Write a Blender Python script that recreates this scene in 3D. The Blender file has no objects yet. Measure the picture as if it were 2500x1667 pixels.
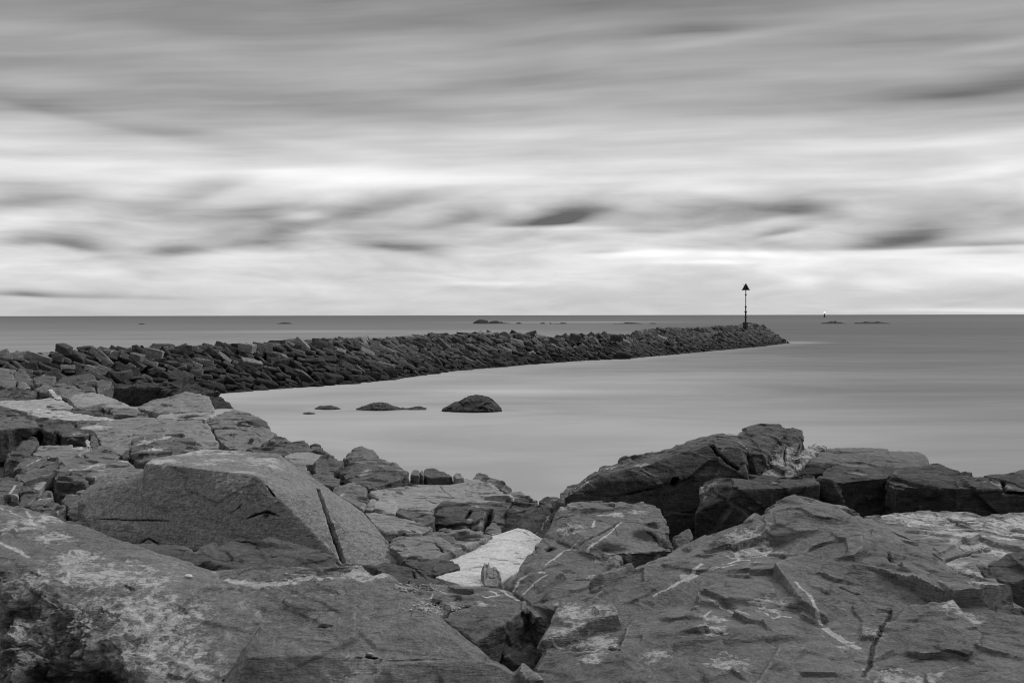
import bpy, bmesh, math, random
import numpy as np
from mathutils import Vector, Matrix
from mathutils.bvhtree import BVHTree

random.seed(7)
RNG = np.random.default_rng(11)
SC = bpy.context.scene
COL = SC.collection
PI = math.pi

# ------------------------------------------------------------------ camera
H_EYE = 4.5
LENS = 30.0
FPX = LENS / 36.0 * 2500.0
PITCH = math.atan(63.9 / FPX)
ROLL = 0.00168
_f = Vector((0, math.cos(PITCH), -math.sin(PITCH)))
_u = Vector((0, math.sin(PITCH), math.cos(PITCH)))
_r = Vector((1, 0, 0))
RIGHT = (_r * math.cos(ROLL) - _u * math.sin(ROLL)).normalized()
UP = (_u * math.cos(ROLL) + _r * math.sin(ROLL)).normalized()
FWD = _f
EYE = Vector((0, 0, H_EYE))


def ray(px, py):
    return RIGHT * ((px - 1250.0) / FPX) + UP * ((833.5 - py) / FPX) + FWD


def P(px, py, d):
    w = ray(px, py)
    return EYE + w * (d / w.y)


def Pz(px, py, z):
    w = ray(px, py)
    return EYE + w * ((z - H_EYE) / w.z)


def to_px(p):
    v = Vector(p) - EYE
    k = v.dot(FWD)
    return 1250 + FPX * v.dot(RIGHT) / k, 833.5 - FPX * v.dot(UP) / k


cam_d = bpy.data.cameras.new('camera')
cam = bpy.data.objects.new('camera', cam_d)
COL.objects.link(cam)
cam.matrix_world = Matrix((
    (RIGHT.x, UP.x, -FWD.x, EYE.x),
    (RIGHT.y, UP.y, -FWD.y, EYE.y),
    (RIGHT.z, UP.z, -FWD.z, EYE.z),
    (0, 0, 0, 1)))
cam_d.lens = LENS
cam_d.sensor_width = 36.0
cam_d.clip_start = 0.1
cam_d.clip_end = 120000.0
cam_d.dof.use_dof = True
cam_d.dof.focus_distance = 11.0
cam_d.dof.aperture_fstop = 9.0
SC.cycles.use_denoising = True
SC.cycles.filter_width = 1.05
SC.camera = cam

SC.view_settings.view_transform = 'Standard'
SC.view_settings.look = 'None'
SC.view_settings.gamma = 1.0
SC.view_settings.exposure = 0.0


# ------------------------------------------------------------------ numpy noise
def _hash(ix, iy, iz, seed):
    h = (ix.astype(np.int64) * 374761393 + iy.astype(np.int64) * 668265263
         + iz.astype(np.int64) * 2147483647 + seed * 974634713) & 0xFFFFFFFF
    h = ((h ^ (h >> 13)) * 1274126177) & 0xFFFFFFFF
    h = ((h ^ (h >> 16)) * 2246822519) & 0xFFFFFFFF
    return h ^ (h >> 15)


def _h01(h):
    return (h & 0xFFFF).astype(np.float64) / 65535.0


def gnoise(p, seed=0):
    i = np.floor(p).astype(np.int64)
    f = p - i
    w = f * f * f * (f * (f * 6 - 15) + 10)
    out = np.zeros(len(p))
    for dx in (0, 1):
        wx = w[:, 0] if dx else 1 - w[:, 0]
        for dy in (0, 1):
            wy = w[:, 1] if dy else 1 - w[:, 1]
            for dz in (0, 1):
                wz = w[:, 2] if dz else 1 - w[:, 2]
                h = _hash(i[:, 0] + dx, i[:, 1] + dy, i[:, 2] + dz, seed)
                gx = ((h & 1023) / 511.5) - 1
                gy = (((h >> 10) & 1023) / 511.5) - 1
                gz = (((h >> 20) & 1023) / 511.5) - 1
                out += wx * wy * wz * (gx * (f[:, 0] - dx) + gy * (f[:, 1] - dy) + gz * (f[:, 2] - dz))
    return out * 1.2


def fbm(p, octaves=4, seed=0, gain=0.5, lac=2.03):
    a, s = 1.0, np.zeros(len(p))
    q = p.copy()
    for o in range(octaves):
        s += a * gnoise(q, seed + o * 17)
        q = q * lac + 13.7
        a *= gain
    return s


def facets(p, seed=0, sharp=14.0, off=0.36):
    """piecewise planar relief: every cell of a jittered grid carries its own tilted plane"""
    i = np.floor(p).astype(np.int64)
    cells = []
    best = np.full(len(p), 1e9)
    for dx in (-1, 0, 1):
        for dy in (-1, 0, 1):
            for dz in (-1, 0, 1):
                cx, cy, cz = i[:, 0] + dx, i[:, 1] + dy, i[:, 2] + dz
                h = _hash(cx, cy, cz, seed)
                v = np.stack([p[:, 0] - (cx + 0.1 + 0.8 * _h01(h)), p[:, 1] - (cy + 0.1 + 0.8 * _h01(h >> 8)),
                              p[:, 2] - (cz + 0.1 + 0.8 * _h01(h >> 16))], 1).astype(np.float32)
                d2 = np.einsum('ij,ij->i', v, v)
                best = np.minimum(best, d2)
                h2 = _hash(cx, cy, cz, seed + 101)
                val = (v[:, 0] * (_h01(h2) - .5) + v[:, 1] * (_h01(h2 >> 8) - .5) + v[:, 2] * (_h01(h2 >> 16) - .5)) * 1.7 + (_h01(h2 >> 4) - .5) * off
                cells.append((d2, val.astype(np.float32)))
    num = np.zeros(len(p))
    den = np.zeros(len(p))
    for d2, val in cells:
        w = np.exp(-sharp * (d2 - best))
        num += w * val
        den += w
    return num / den


def sstep(a, b, x):
    t = np.clip((x - a) / (b - a), 0, 1)
    return t * t * (3 - 2 * t)


def strata(p, bed, T, seed=0):
    """stepped layers along the bedding normal"""
    s = p @ bed / T + 0.55 * gnoise(p / (T * 7.0), seed + 3) * 2.2
    k = np.floor(s)
    f = s - k
    r0 = _h01(_hash(k, k * 0, k * 0, seed)) - .5
    r1 = _h01(_hash(k + 1, k * 0, k * 0, seed)) - .5
    return r0 + (r1 - r0) * sstep(0.84, 0.98, f)


# ------------------------------------------------------------------ materials
def nd(nt, typ, **kw):
    n = nt.nodes.new(typ)
    for k, v in kw.items():
        if k in ('operation', 'blend_type', 'data_type', 'noise_dimensions', 'vector_type', 'attribute_name',
                 'feature', 'interpolation_type', 'clamp', 'use_clamp', 'sky_type', 'sun_disc', 'sun_elevation', 'sun_rotation'):
            setattr(n, k, v)
    return n


def setin(nt, sock, v):
    if isinstance(v, bpy.types.NodeSocket):
        nt.links.new(v, sock)
    else:
        sock.default_value = v


def M_(nt, op, a, b=None, c=None, clamp=False):
    n = nt.nodes.new('ShaderNodeMath')
    n.operation = op
    n.use_clamp = clamp
    setin(nt, n.inputs[0], a)
    if b is not None:
        setin(nt, n.inputs[1], b)
    if c is not None:
        setin(nt, n.inputs[2], c)
    return n.outputs[0]


def ramp01(nt, v, a, b):
    n = nt.nodes.new('ShaderNodeMapRange')
    n.interpolation_type = 'SMOOTHSTEP'
    setin(nt, n.inputs[0], v)
    n.inputs[1].default_value = a
    n.inputs[2].default_value = b
    n.inputs[3].default_value = 0.0
    n.inputs[4].default_value = 1.0
    return n.outputs[0]


def noise_(nt, vec, scale, detail=4, rough=0.55, dist=0.0):
    n = nt.nodes.new('ShaderNodeTexNoise')
    setin(nt, n.inputs['Vector'], vec)
    n.inputs['Scale'].default_value = scale
    n.inputs['Detail'].default_value = detail
    n.inputs['Roughness'].default_value = rough
    n.inputs['Distortion'].default_value = dist
    return n.outputs[0]


def mixf(nt, f, a, b):
    n = nt.nodes.new('ShaderNodeMix')
    n.data_type = 'FLOAT'
    setin(nt, n.inputs[0], f)
    setin(nt, n.inputs[2], a)
    setin(nt, n.inputs[3], b)
    return n.outputs[0]


def attr_(nt, name):
    n = nt.nodes.new('ShaderNodeAttribute')
    n.attribute_name = name
    return n.outputs['Fac']


def new_mat(name):
    m = bpy.data.materials.new(name)
    m.use_nodes = True
    nt = m.node_tree
    for n in list(nt.nodes):
        nt.nodes.remove(n)
    return m, nt


def rock_mat(name, base, lichen=0.0, grain=0.15, streak=0.25, blotch=0.3, bed=(0.4, 0.5, 0.2), fine=1.0,
             pale_col=0.42, bump=0.010, rough=0.85, wet=False, objvar=0.18, scale=1.0, speck=0.0, spec=0.3, crisp=1.0, edge=0.6, pstr=.3, psc=1.0):
    m, nt = new_mat(name)
    out = nt.nodes.new('ShaderNodeOutputMaterial')
    b = nt.nodes.new('ShaderNodeBsdfPrincipled')
    nt.links.new(b.outputs[0], out.inputs[0])
    tc = nt.nodes.new('ShaderNodeTexCoord')
    oi = nt.nodes.new('ShaderNodeObjectInfo')
    off = M_(nt, 'MULTIPLY', oi.outputs['Random'], 37.0)
    va = nt.nodes.new('ShaderNodeVectorMath')
    va.operation = 'ADD'
    nt.links.new(tc.outputs['Object'], va.inputs[0])
    nt.links.new(off, va.inputs[1])
    co = va.outputs[0]
    mp = nt.nodes.new('ShaderNodeMapping')
    nt.links.new(co, mp.inputs['Vector'])
    mp.inputs['Rotation'].default_value = bed
    mp.inputs['Scale'].default_value = (0.55, 0.8, 4.5)
    st = mp.outputs[0]
    n1 = noise_(nt, co, 1.6 * scale, 6, 0.6)
    n2 = noise_(nt, st, 3.2 * scale, 9, 0.72, 0.4)
    n3 = noise_(nt, co, 75.0 * fine, 4, 0.75)
    n4 = noise_(nt, co, 14.0 * scale, 9, 0.74, 0.3)
    n5 = noise_(nt, st, 13.0 * scale, 7, 0.72, 0.5)
    n6 = noise_(nt, co, 30.0 * fine, 6, 0.75, 0.2)
    t = M_(nt, 'MULTIPLY_ADD', M_(nt, 'SUBTRACT', n1, 0.5), blotch * 3.2, 1.0)
    t = M_(nt, 'ADD', t, M_(nt, 'MULTIPLY', M_(nt, 'SUBTRACT', n2, 0.5), streak * 4.2))
    t = M_(nt, 'ADD', t, M_(nt, 'MULTIPLY', M_(nt, 'SUBTRACT', n5, 0.5), streak * 3.0))
    t = M_(nt, 'ADD', t, M_(nt, 'MULTIPLY', M_(nt, 'SUBTRACT', n3, 0.5), grain * 4.0))
    t = M_(nt, 'ADD', t, M_(nt, 'MULTIPLY', M_(nt, 'SUBTRACT', n6, 0.5), grain * 4.0))
    t = M_(nt, 'ADD', t, M_(nt, 'MULTIPLY', M_(nt, 'SUBTRACT', n4, 0.5), blotch * 3.0))
    t = M_(nt, 'ADD', t, M_(nt, 'MULTIPLY', M_(nt, 'SUBTRACT', oi.outputs['Random'], 0.5), objvar * 2))
    # open fissures and flake scars along the bedding
    fs = ramp01(nt, n2, 0.405, 0.36)
    fs2 = ramp01(nt, n5, 0.39, 0.35)
    fiss = M_(nt, 'MAXIMUM', fs, M_(nt, 'MULTIPLY', fs2, 0.7))
    t = M_(nt, 'MULTIPLY', t, M_(nt, 'MULTIPLY_ADD', fiss, -0.5 * crisp, 1.0))
    t = M_(nt, 'MAXIMUM', t, 0.25)
    # weather-worn edges are bleached
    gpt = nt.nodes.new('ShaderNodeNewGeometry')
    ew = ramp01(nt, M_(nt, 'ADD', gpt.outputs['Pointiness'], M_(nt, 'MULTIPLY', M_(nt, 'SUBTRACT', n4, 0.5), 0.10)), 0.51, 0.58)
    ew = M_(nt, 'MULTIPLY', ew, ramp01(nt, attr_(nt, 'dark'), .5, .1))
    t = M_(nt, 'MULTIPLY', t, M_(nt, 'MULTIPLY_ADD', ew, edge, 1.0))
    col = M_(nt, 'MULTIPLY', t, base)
    # weathering crust / lichen
    big = ramp01(nt, noise_(nt, co, 0.9 * scale, 3, 0.5), 0.46, 0.66)
    lic = ramp01(nt, noise_(nt, co, 11.0 * scale, 10, 0.76, 0.5), 0.54, 0.64)
    lm = M_(nt, 'MULTIPLY', M_(nt, 'MULTIPLY', lic, M_(nt, 'MULTIPLY_ADD', big, 0.85, 0.15)), lichen)
    pa = attr_(nt, 'pale')
    pn = M_(nt, 'MULTIPLY_ADD', noise_(nt, st, 9.0 * scale * psc, 10, 0.76, 0.8), pstr, M_(nt, 'MULTIPLY', noise_(nt, co, 12.0 * scale * psc, 10, 0.74, 0.2), 1 - pstr))
    pr = noise_(nt, co, 10.0 * scale, 5, 0.65, 0.7)
    net = ramp01(nt, M_(nt, 'ABSOLUTE', M_(nt, 'SUBTRACT', pr, 0.5)), 0.035, 0.004)
    blot = ramp01(nt, M_(nt, 'ADD', M_(nt, 'MULTIPLY', pa, 0.11), pn), 0.565, 0.615)
    pm = M_(nt, 'MAXIMUM', blot, M_(nt, 'MULTIPLY', net, M_(nt, 'MULTIPLY', ramp01(nt, pa, .55, .85), .75)))
    pm = M_(nt, 'MULTIPLY', M_(nt, 'MULTIPLY', pm, ramp01(nt, M_(nt, 'ADD', pa, M_(nt, 'MULTIPLY', M_(nt, 'SUBTRACT', n1, .5), 1.2)), 0.08, 0.6)), 0.85)
    ve = attr_(nt, 'vein')
    vn = noise_(nt, co, 26.0 * scale, 7, 0.75, 0.6)
    vm = ramp01(nt, M_(nt, 'ADD', ve, M_(nt, 'MULTIPLY', M_(nt, 'SUBTRACT', vn, 0.5), 2.6)), 0.50, 0.72)
    vm = M_(nt, 'MULTIPLY', vm, ramp01(nt, ve, 0.05, 0.4))
    w = M_(nt, 'MAXIMUM', M_(nt, 'MAXIMUM', lm, pm), vm)
    pc = M_(nt, 'MULTIPLY', M_(nt, 'MULTIPLY_ADD', M_(nt, 'SUBTRACT', n6, 0.5), 1.6, 1.0), pale_col)
    col = mixf(nt, w, col, pc)
    da = attr_(nt, 'dark')  # dark mask: shade of cracks, holes and hollows put into colour; stone tone too
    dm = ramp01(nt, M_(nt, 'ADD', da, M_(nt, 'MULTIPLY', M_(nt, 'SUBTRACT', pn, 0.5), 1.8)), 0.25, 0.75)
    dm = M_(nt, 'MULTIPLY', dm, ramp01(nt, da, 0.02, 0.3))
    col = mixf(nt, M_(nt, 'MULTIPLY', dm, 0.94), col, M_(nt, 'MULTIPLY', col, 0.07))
    if speck:
        sp = ramp01(nt, noise_(nt, co, 48.0 * fine, 3, 0.8), 0.38, 0.45)
        col = mixf(nt, M_(nt, 'MULTIPLY', M_(nt, 'SUBTRACT', 1.0, sp), speck), col, M_(nt, 'MULTIPLY', col, 0.35))
    if wet:
        gp = nt.nodes.new('ShaderNodeNewGeometry')
        sx = nt.nodes.new('ShaderNodeSeparateXYZ')
        nt.links.new(gp.outputs['Position'], sx.inputs[0])
        hz = M_(nt, 'ADD', sx.outputs[2], M_(nt, 'MULTIPLY', M_(nt, 'SUBTRACT', n1, 0.5), 0.8))
        n = nt.nodes.new('ShaderNodeMapRange')
        nt.links.new(hz, n.inputs[0])
        n.inputs[1].default_value = 0.35
        n.inputs[2].default_value = 1.5
        n.inputs[3].default_value = 0.42
        n.inputs[4].default_value = 1.0
        col = M_(nt, 'MULTIPLY', col, n.outputs[0])
    cc = nt.nodes.new('ShaderNodeCombineColor')
    for k in range(3):
        nt.links.new(col, cc.inputs[k])
    nt.links.new(cc.outputs[0], b.inputs['Base Color'])
    b.inputs['Roughness'].default_value = rough
    b.inputs['Specular IOR Level'].default_value = spec
    # bump
    vo = nt.nodes.new('ShaderNodeTexVoronoi')
    vo.feature = 'F1'
    vo.inputs['Scale'].default_value = 2.6 * scale
    wv = nt.nodes.new('ShaderNodeVectorMath')
    wv.operation = 'MULTIPLY_ADD'
    nz = nt.nodes.new('ShaderNodeTexNoise')
    nt.links.new(co, nz.inputs['Vector'])
    nz.inputs['Scale'].default_value = 7.0 * scale
    nz.inputs['Detail'].default_value = 5
    nt.links.new(nz.outputs['Color'], wv.inputs[0])
    wv.inputs[1].default_value = (.5, .5, .5)
    nt.links.new(st, wv.inputs[2])
    nt.links.new(wv.outputs[0], vo.inputs['Vector'])
    h = M_(nt, 'MULTIPLY', n2, 1.0)
    h = M_(nt, 'ADD', h, M_(nt, 'MULTIPLY', n5, 0.7))
    h = M_(nt, 'ADD', h, M_(nt, 'MULTIPLY', n4, 0.9))
    h = M_(nt, 'ADD', h, M_(nt, 'MULTIPLY', n6, 0.3))
    h = M_(nt, 'ADD', h, M_(nt, 'MULTIPLY', n3, 0.10))
    h = M_(nt, 'ADD', h, M_(nt, 'MULTIPLY', vo.outputs['Distance'], -0.35 * crisp))
    h = M_(nt, 'ADD', h, M_(nt, 'MULTIPLY', fiss, -0.25 * crisp))
    bp = nt.nodes.new('ShaderNodeBump')
    bp.inputs['Strength'].default_value = 1.0
    bp.inputs['Distance'].default_value = bump * 4.2
    nt.links.new(h, bp.inputs['Height'])
    nt.links.new(bp.outputs[0], b.inputs['Normal'])
    return m


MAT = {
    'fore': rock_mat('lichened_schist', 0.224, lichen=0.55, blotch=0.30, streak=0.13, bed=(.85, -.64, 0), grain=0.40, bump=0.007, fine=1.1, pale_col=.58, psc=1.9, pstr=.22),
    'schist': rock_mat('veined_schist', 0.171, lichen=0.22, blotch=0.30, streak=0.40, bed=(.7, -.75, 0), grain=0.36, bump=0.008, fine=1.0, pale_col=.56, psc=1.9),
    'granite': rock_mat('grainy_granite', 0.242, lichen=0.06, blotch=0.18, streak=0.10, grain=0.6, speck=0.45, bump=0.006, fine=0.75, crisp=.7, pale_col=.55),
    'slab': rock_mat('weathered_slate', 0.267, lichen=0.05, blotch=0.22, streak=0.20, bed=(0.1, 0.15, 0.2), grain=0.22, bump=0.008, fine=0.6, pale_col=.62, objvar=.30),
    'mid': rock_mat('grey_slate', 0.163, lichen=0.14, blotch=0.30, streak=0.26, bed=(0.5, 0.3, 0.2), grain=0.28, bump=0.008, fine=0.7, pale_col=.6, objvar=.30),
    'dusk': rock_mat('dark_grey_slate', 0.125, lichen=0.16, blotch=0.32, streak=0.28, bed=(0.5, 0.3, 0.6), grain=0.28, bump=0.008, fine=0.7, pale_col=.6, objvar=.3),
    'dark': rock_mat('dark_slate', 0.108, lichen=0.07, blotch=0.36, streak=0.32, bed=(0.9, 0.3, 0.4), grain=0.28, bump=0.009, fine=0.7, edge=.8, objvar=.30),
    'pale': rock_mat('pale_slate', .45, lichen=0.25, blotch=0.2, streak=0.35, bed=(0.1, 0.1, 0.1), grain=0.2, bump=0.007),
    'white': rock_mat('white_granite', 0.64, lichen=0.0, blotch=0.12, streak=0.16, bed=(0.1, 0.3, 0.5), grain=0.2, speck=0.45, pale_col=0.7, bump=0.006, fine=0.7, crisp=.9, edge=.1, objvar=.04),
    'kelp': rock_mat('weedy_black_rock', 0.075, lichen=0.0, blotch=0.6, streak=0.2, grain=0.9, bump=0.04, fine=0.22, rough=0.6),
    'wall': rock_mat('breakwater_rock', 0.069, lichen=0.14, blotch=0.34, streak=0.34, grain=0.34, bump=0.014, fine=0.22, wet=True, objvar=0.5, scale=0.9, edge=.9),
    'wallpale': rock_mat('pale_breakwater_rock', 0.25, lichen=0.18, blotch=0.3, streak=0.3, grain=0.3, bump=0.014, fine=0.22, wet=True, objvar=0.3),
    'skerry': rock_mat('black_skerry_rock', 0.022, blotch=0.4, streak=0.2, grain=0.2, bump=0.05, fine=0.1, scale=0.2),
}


def tag(o, label=None, cat=None, group=None, kind=None):
    if label:
        o['label'] = label
    if cat:
        o['category'] = cat
    if group:
        o['group'] = group
    if kind:
        o['kind'] = kind
    return o


# ------------------------------------------------------------------ rock builder
REG = {'A': (0, 800, 2.766), 'B': (600, 950, 2.766), 'C': (1250, 950, 2.766), 'D': (1650, 1000, 2.351),
       'E': (0, 1150, 2.767), 'F': (700, 1150, 2.767), 'G': (0, 880, 5.227), 'H': (400, 960, 5.227),
       'I': (0, 1060, 4.752), 'J': (750, 1100, 5.227), 'K': (950, 1150, 5.227), 'S': (0, 0, 1.0)}
_TP = [870, 900, 915, 930, 960, 1000, 1050, 1100, 1150, 1200, 1250, 1300, 1350, 1400]
_TD = [44, 39, 36, 34, 29, 24, 19.5, 16, 13.3, 11, 9.3, 8, 7, 6.2]


def parse(s, reg):
    pts = []
    r = reg
    for tok in s.split():
        if tok in REG:
            r = tok
            continue
        v = [float(q) for q in tok.split(',')]
        ox, oy, k = REG[r]
        px, py = ox + v[0] / k, oy + v[1] / k
        d = v[2] if len(v) > 2 else float(np.interp(py, _TP, _TD))
        pts.append((px, py, d))
    return pts


ROCKS = []


def rock(name, label, mat, reg, pieces, drop=0.4, cat=None, bed=(0.25, 0.35, 0.9), rel=1.0, lay=1.0, group=None,
         veins=(), cracks=(), pale=(), dark=(), vox=None, holes=(), broken=(), gap=.972):
    """pieces: outlines of the upper surface, read off the place; each is closed downwards by its own thickness"""
    ROCKS.append(dict(name=name, label=label, mat=mat, reg=reg, pieces=pieces, drop=drop, cat=cat or name.replace('_', ' '),
                      bed=bed, rel=rel, lay=lay, group=group, veins=veins, cracks=cracks, pale=pale, dark=dark, vox=vox, holes=holes, broken=broken, gap=1.0 if mat in ('kelp', 'skerry', 'fore', 'schist', 'granite', 'white') else gap))


def hull_into(bm, pts):
    vs = [bm.verts.new(p) for p in pts]
    r = bmesh.ops.convex_hull(bm, input=vs)
    junk = [g for g in r['geom_interior'] if isinstance(g, bmesh.types.BMVert)]
    if junk:
        bmesh.ops.delete(bm, geom=junk, context='VERTS')
    junk = [v for v in vs if v.is_valid and not v.link_faces]
    if junk:
        bmesh.ops.delete(bm, geom=junk, context='VERTS')


def polydist(v, line, taper=False):
    """distance of every vertex to a 3-D polyline"""
    best = np.full(len(v), 1e9)
    par = np.zeros(len(v))
    n = len(line) - 1
    for k, (a, b) in enumerate(zip(line[:-1], line[1:])):
        ab = b - a
        L = float(ab @ ab) + 1e-12
        t = np.clip(((v - a) @ ab) / L, 0, 1)
        dd = np.linalg.norm(v - (a + t[:, None] * ab), axis=1)
        m = dd < best
        best = np.where(m, dd, best)
        par = np.where(m, (k + t) / n, par)
    return (best, par) if taper else best


def mesh_np(me):
    n = len(me.vertices)
    v = np.empty(n * 3)
    me.vertices.foreach_get('co', v)
    nr = np.empty(n * 3, dtype=np.float32)
    me.vertex_normals.foreach_get('vector', nr)
    return v.reshape(-1, 3), nr.reshape(-1, 3).astype(np.float64)


def set_attr(me, name, arr):
    a = me.attributes.new(name, 'FLOAT', 'POINT')
    a.data.foreach_set('value', np.ascontiguousarray(arr, dtype=np.float32))


def relief(v, n, bed, size, rel, lay, seed):
    bed = np.array(bed, float)
    bed /= np.linalg.norm(bed)
    s1 = min(0.55, 0.42 * size)
    s2 = min(0.2, 0.16 * size)
    d = 0.2 * s1 * facets(v / s1, seed, 110.0, .10) + 0.17 * s2 * facets(v / s2, seed + 5, 80.0, .14)
    d += 0.03 * s1 * fbm(v / s1, 2, seed + 9)
    t1 = min(0.16, 0.13 * size)
    t2 = min(0.05, 0.05 * size)
    amp = sstep(-0.1, 0.3, fbm(v / (s1 * 1.5), 2, seed + 21)) * 0.9 + 0.1
    l = 0.3 * t1 * strata(v, bed, t1, seed + 31) + 0.40 * t2 * strata(v, bed, t2, seed + 41)
    # flakes: chips with a straight edge, lying in the bedding
    w = np.stack([v @ bed * 3.2, v[:, 0] + 0.3 * v[:, 1], v[:, 1]], 1)
    chip = facets(w / (s2 * 1.3), seed + 55, 90.0)
    l += 0.12 * s2 * sstep(0.02, 0.10, chip) * sstep(-.05, .25, fbm(v / s1, 2, seed + 57))
    small = 1.0 if size > 2.0 else 0.75
    d = d * rel * small + l * lay * amp * (1.0 if size > 2.0 else 0.55)
    d += 0.004 * min(1, size) * fbm(v / (0.06 * min(1, size) + 0.02), 3, seed + 61, gain=.6)
    return v + n * d[:, None]


CRK = 0.62


def build_rocks():
    tmp = []
    for k, R in enumerate(ROCKS):
        bm = bmesh.new()
        allp = []
        for pc in R['pieces']:
            drop = R['drop']
            if isinstance(pc, tuple):
                pc, drop = pc
            pts = [P(*q) for q in parse(pc, R['reg'])]
            c = sum(pts, Vector()) / len(pts)
            pts = [Vector((c.x + (p.x - c.x) * R['gap'], c.y + (p.y - c.y) * R['gap'], p.z)) for p in pts]
            low = [Vector((p.x + (p.x - c.x) * 0.03, p.y + (p.y - c.y) * 0.03, p.z - drop)) for p in pts]
            hull_into(bm, pts + low)
            allp += pts
        dmin = min(p.y for p in allp)
        me = bpy.data.meshes.new('tmp')
        bmesh.ops.recalc_face_normals(bm, faces=bm.faces)
        bm.to_mesh(me)
        bm.free()
        o = bpy.data.objects.new('tmp', me)
        COL.objects.link(o)
        md = o.modifiers.new('r', 'REMESH')
        md.mode = 'VOXEL'
        R['vox_'] = md.voxel_size = R['vox'] or max(0.009, dmin * 0.0017)
        tmp.append(o)
        R['dmin'] = dmin
    dg = bpy.context.evaluated_depsgraph_get()
    dg.update()
    for k, (R, o) in enumerate(zip(ROCKS, tmp)):
        me = bpy.data.meshes.new_from_object(o.evaluated_get(dg))
        me.name = R['name']
        v, n = mesh_np(me)
        size = float(np.linalg.norm(v.max(0) - v.min(0))) * 0.5
        bv = None
        if R['veins'] or R['cracks'] or R['pale'] or R['dark'] or R['holes'] or R['broken']:
            bm = bmesh.new()
            bm.from_mesh(me)
            bv = BVHTree.FromBMesh(bm)
            bm.free()

        def hit(px, py):
            h = bv.ray_cast(EYE, ray(px, py).normalized())
            return np.array(h[0]) if h[0] is not None else None

        def line3(s):
            L = [hit(q[0], q[1]) for q in parse(s, R['reg'])]
            out = []
            pts = parse(s, R['reg'])
            for a, b in zip(pts[:-1], pts[1:]):
                for t in np.linspace(0, 1, 5)[:-1]:
                    h = hit(a[0] + (b[0] - a[0]) * t, a[1] + (b[1] - a[1]) * t)
                    if h is not None:
                        out.append(h)
            if L and L[-1] is not None:
                out.append(L[-1])
            return out

        v0 = v.copy()
        v = relief(v, n, R['bed'], size, R['rel'], R['lay'], 100 + k * 7)
        for px, py, rr, amp in R['broken']:
            q = parse('%g,%g' % (px, py), R['reg'])[0]
            h = hit(q[0], q[1])
            if h is not None:
                g = sstep(1.2, 0.5, np.linalg.norm(v0 - h, axis=1) / rr)
                v = v + n * (g * amp * (1.3 * fbm(v0 / .16, 6, 73, gain=.62) + .12 * facets(v0 / .07, 72, 60.0, .1) - .25))[:, None]
        vein = np.zeros(len(v))
        pale = np.zeros(len(v))
        dark = np.zeros(len(v))
        wob = gnoise(v0 / 0.06, 5) * 0.35 + gnoise(v0 / 0.2, 6) * 0.6
        for s, wd in R['veins']:
            L = line3(s)
            if len(L) > 1:
                vein = np.maximum(vein, np.clip(1.1 - polydist(v0, L) / (wd * (0.75 + 0.5 * np.clip(wob, -.6, .6))) * 0.62 + wob * 0.2, 0, 1))
        for s, wd, dep in R['cracks']:
            L = line3(s)
            if len(L) > 1:
                dd, tp = polydist(v0, L, True)
                dd = dd / max(wd * CRK, R['vox_'] * (1.05 if wd > .03 else .72))
                ends = sstep(0, .3, np.minimum(tp, 1 - tp) + .02 + (.3 if wd > .04 else 0)) * (1 + .35 * wob)
                dd = dd / np.clip(ends, .25, 1.3)
                dd = dd * (1.25 - wob * 0.5)
                g = sstep(1.15, 0.35, dd)
                v = v - n * (dep * .85 * g)[:, None]
                dark = np.maximum(dark, 1.1 * g * np.clip(ends * 1.3, 0, 1))  # crack and groove shade painted in besides the carving
        for px, py, rr in R['holes']:
            q = parse('%g,%g' % (px, py), R['reg'])[0]
            h = hit(q[0], q[1])
            if h is not None:
                dd = np.linalg.norm(v0 - h, axis=1) / rr
                g = sstep(1.15, 0.75, dd)
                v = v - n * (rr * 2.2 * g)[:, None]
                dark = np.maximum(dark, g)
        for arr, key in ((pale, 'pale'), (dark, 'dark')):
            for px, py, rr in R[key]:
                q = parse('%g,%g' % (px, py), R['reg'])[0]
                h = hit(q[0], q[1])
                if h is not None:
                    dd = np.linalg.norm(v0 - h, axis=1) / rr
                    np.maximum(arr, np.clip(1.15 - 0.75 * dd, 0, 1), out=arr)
        org = v.mean(0)
        org[2] = v[:, 2].min()
        me.vertices.foreach_set('co', np.ascontiguousarray(v - org).ravel())
        for nm, arr in (('vein', vein), ('pale', pale), ('dark', dark)):
            if arr.any():
                set_attr(me, nm, arr)
        me.materials.clear()
        me.materials.append(MAT[R['mat']])
        me.polygons.foreach_set('use_smooth', np.ones(len(me.polygons), dtype=bool))
        me.update()
        me.set_sharp_from_angle(angle=math.radians(32))
        ob = bpy.data.objects.new(R['name'], me)
        ob.location = org
        COL.objects.link(ob)
        tag(ob, R['label'], R['cat'], R['group'], 'thing')
    for o in tmp:
        m = o.data
        bpy.data.objects.remove(o)
        bpy.data.meshes.remove(m)

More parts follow.
